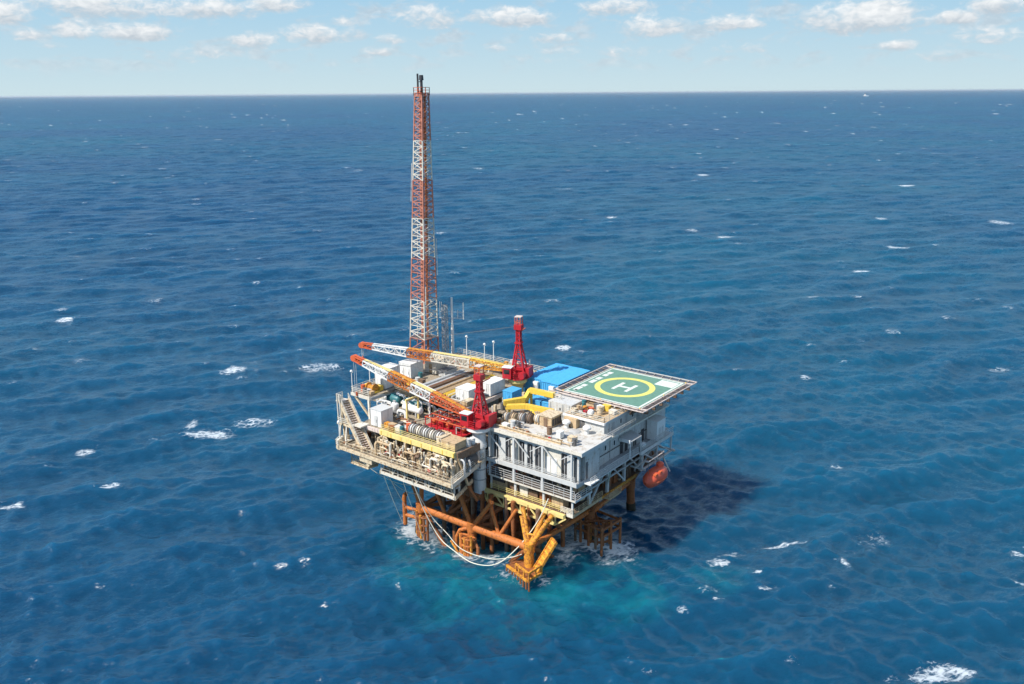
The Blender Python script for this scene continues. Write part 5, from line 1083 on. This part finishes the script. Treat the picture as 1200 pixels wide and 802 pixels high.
for i, (a, b2, sag, lab) in enumerate((((-41, -12.0, 16.2), (-31.5, -5.0, 9.6), 2.0, 'thin mooring line from the left deck edge to the left jacket leg'), ((-34.0, -11.2, 13.5), (-34.6, -6.4, 1.6), .4, 'thin line dropping from the cellar deck to the hooked fender'), ((-32.6, -11.2, 13.5), (-34.0, -5.2, 3.6), .3, 'second thin line just right of the one dropping to the fender'), ((-34.2, -11.0, 13.5), (-30.6, -5.0, 8.0), 1.2, 'thin slack line under the left corner of the cellar deck'), ((-29.0, -11.2, 13.5), (-29.4, -6.4, .2), .2, 'pale rope hanging straight down beside the left jacket leg'))):
    t = thing('mooring_line', lab, 'rope', a, 'thin lines under the left module'); ppipe(t, 'line', 'rope', arc(a, b2, sag), .055, 5)
# ------------------------------------------------------------------ ship on the horizon
sx_, sy_ = -3900., 13300.
sp = thing('ship', 'tiny white ship far away on the horizon at right', 'ship', (sx_, sy_, 0))
dr = V((.79, .61, 0)); nr_ = V((-.61, .79, 0))
def hullpts(l, w_): return [dr*l*.5, dr*l*.36+nr_*w_*.5, -dr*l*.5+nr_*w_*.5, -dr*l*.5-nr_*w_*.5, dr*l*.36-nr_*w_*.5]
def shipbox(name, mat, l, w_, z0, z1, off):
    return B().prism([(sx_+p.x+dr.x*off, sy_+p.y+dr.y*off) for p in hullpts(l, w_)], z0, z1).build(name, mat, sp)
shipbox('hull', 'white', 80, 15, -2, 9, 0); shipbox('superstructure', 'white', 26, 12, 9, 24, -18); shipbox('bridge', 'offwhite', 12, 13, 24, 29, -16); ptube(sp, 'funnel', 'grey', (sx_-dr.x*26, sy_-dr.y*26, 24), (sx_-dr.x*26, sy_-dr.y*26, 34), 2.5)

# ------------------------------------------------------------------ loose gear standing about on the decks
def drum(mat, label, x, y, z, group, r=.42, h=1.1):
    t = thing('drum', label, 'drum', (x, y, z), group)
    B().lathe((x, y, z), [(r, 0), (r, h*.32), (r*1.06, h*.34), (r*1.06, h*.36), (r, h*.38), (r, h*.64), (r*1.06, h*.66), (r*1.06, h*.68), (r, h*.7), (r, h)], 12).build('barrel', mat, t, True)
    B().lathe((x, y, z+h), [(r*1.05, 0), (r*1.05, .05), (r*.9, .05), (r*.9, .02)], 12).build('lid', mat, t, True)
    return t
def crate(mat, label, x, y, z, w, d, h, group):
    t = thing('crate', label, 'crate', (x, y, z), group)
    pbox(t, 'body', mat, x-w/2, y-d/2, z+.1, x+w/2, y+d/2, z+h)
    for sx in (-.35, .35): pbox(t, 'runner', 'brown', x+w*sx-.08, y-d/2, z, x+w*sx+.08, y+d/2, z+.1)
    for sx in (-1, 1): pbox(t, 'batten', mat, x+sx*w*.42-.06, y-d/2-.05, z+.1, x+sx*w*.42+.06, y-d/2-.002, z+h)
    pbox(t, 'lid', mat, x-w/2-.05, y-d/2-.05, z+h, x+w/2+.05, y+d/2+.05, z+h+.06)
    return t
ZONES = [((-44, -42.2), (-8, -4), 16.97, 'on the main deck behind the stairway', 6), ((-49.8, -46), (-2.8, 1.2), 23.52, 'on the outrigger platform', 7), ((-45.6, -42), (4.2, 12), 23.42, 'on the pipe deck left of the rack', 8), ((-40, -27.5), (23.6, 29.2), 23.42, 'along the rear of the pipe deck', 12), ((-35.8, -31.2), (-8.6, -5.8), 20.92, 'behind the yellow girder', 9), ((-22.0, -18.2), (-5.5, -3.8), 20.92, 'beside the tan chest', 4), ((-17.6, -12.2), (1.2, 2.6), 22.97, 'on the front of the flat roof', 6), ((-7.4, -.5), (1.4, 3.6), 22.97, 'on the pale right half of the flat roof', 4), ((-7.6, -.4), (11.4, 14.6), 24.96, 'in the shade below the helideck edge', 9), ((-25.4, -21.8), (9.8, 18), 21.92, 'between rear crane and gantry arms', 7), ((-20.6, -14.4), (16.6, 18.6), 21.92, 'in front of the blue sheds', 5), ((-56, -52.6), (19, 21), 19.92, 'at the foot of the flare tower', 4)]
gr = random.Random(23)
for (xa, xb), (ya_, yb), z, where, n in ZONES:
    nd = 0; nc = 0; used = []
    pal = gr.sample([('tan', 'tan'), ('white', 'white'), ('palegrey', 'pale grey'), ('brown', 'brown'), ('cream', 'cream'), ('offwhite', 'off-white'), ('darkgrey', 'dark grey'), ('rust', 'rusty')] if 'roof' in where else [('rust', 'rusty'), ('tan', 'tan'), ('white', 'white'), ('palegrey', 'pale grey'), ('brown', 'brown'), ('cream', 'cream'), ('darkgrey', 'dark grey'), ('yellow', 'yellow'), ('redorange', 'orange-red'), ('offwhite', 'off-white'), ('teal', 'teal'), ('amber', 'amber')], n)
    for k, (mt_, cn) in enumerate(pal):
        for _ in range(30):
            x, y = gr.uniform(xa, xb), gr.uniform(ya_, yb)
            if all(abs(x-a)+abs(y-b2) > 1.25 for a, b2 in used): break
        used.append((x, y))
        if k % 2: drum(mt_, f'{cn} drum standing {where}', x, y, z, 'drums on the decks', gr.uniform(.34, .5), gr.uniform(.9, 1.5))
        else: crate(mt_, f'{cn} crate lying {where}', x, y, z, gr.uniform(.8, 1.4), gr.uniform(.7, 1.1), gr.uniform(.5, 1.3), 'crates on the decks')

# more plant crowding the process decks
manifold('dim cream pipes deep behind the front pipes under the yellow girder', -35.4, -18.4, -8.8, -5.0, 16.97, 20.3, 30, ['tan', 'brown', 'cream', 'offwhite', 'dim'], 31, .12, .3)
manifold('fine cream pipes standing along the front rail of the main deck', -42.5, -17, -12.3, -11.6, 16.97, 18.6, 26, ['cream', 'offwhite', 'tan'], 32, .06, .12)
manifold('thin pale pipes between the boom rest and the red skid', -34, -22.5, .8, 3.0, 20.92, 23.0, 22, ['palegrey', 'tan', 'offwhite', 'brown'], 33, .07, .16)
manifold('brown and grey pipes across the front of the pipe deck', -44, -28, 3.5, 4.2, 23.42, 24.6, 18, ['tan', 'brown', 'palegrey', 'rust'], 34, .06, .13)
manifold('dark pipes hanging below the cellar deck', -33.5, -19.5, -8.5, -3.5, 11.0, 13.5, 18, ['rust', 'brown', 'orange', 'dim'], 35, .1, .24)
manifold('thin pipes along the front of the flat grey roof', -17.8, -1, .9, 2.0, 22.97, 23.8, 16, ['palegrey', 'tan', 'offwhite'], 36, .05, .1, 'pipework on the utility module')
# cable trays, downpipes and weather doors on the accommodation walls
for y in (8.2, 11.6, 16.4, 20.2, 24.6): pbar(ab, 'downpipe', 'grey', (.02, y, 17.1), (.02, y, 21.9), .12)
for z in (21.3, 18.9): pbar(ab, 'cable_tray', 'darkgrey', (.04, 7.2, z), (.04, 29, z), .1, .16)
for y in (11, 17, 21, 25.2): pbar(ab, 'downpipe', 'grey', (.12, y, 22.3), (.12, y, 24.7), .1)
for x in (-12.9, -10.2, -8.8): pbar(ab, 'downpipe', 'grey', (x, 11.54, 23.0), (x, 11.54, 25.4), .11)
for y in (12.4, 16.8, 21): pbox(ab, 'weather_door', 'grey', .05, y-.4, 22.3, .1, y+.4, 24.1)
# sea haze: thin even air over the whole scene
hb = B().box(-210000, -210000, -6, 210000, 210000, 90)
hz_o = hb.build('haze', None); hz_o['kind'] = 'stuff'
hm = bpy.data.materials.new('haze_air'); hm.use_nodes = True; hn = hm.node_tree; hn.nodes.clear()
pv = hn.nodes.new('ShaderNodeVolumePrincipled'); pv.inputs['Color'].default_value = (.86, .93, 1, 1); pv.inputs['Density'].default_value = 1.5e-5; pv.inputs['Anisotropy'].default_value = .2
oo = hn.nodes.new('ShaderNodeOutputMaterial'); hn.links.new(pv.outputs[0], oo.inputs['Volume']); hz_o.data.materials.append(hm)
sc.cycles.volume_bounces = 0
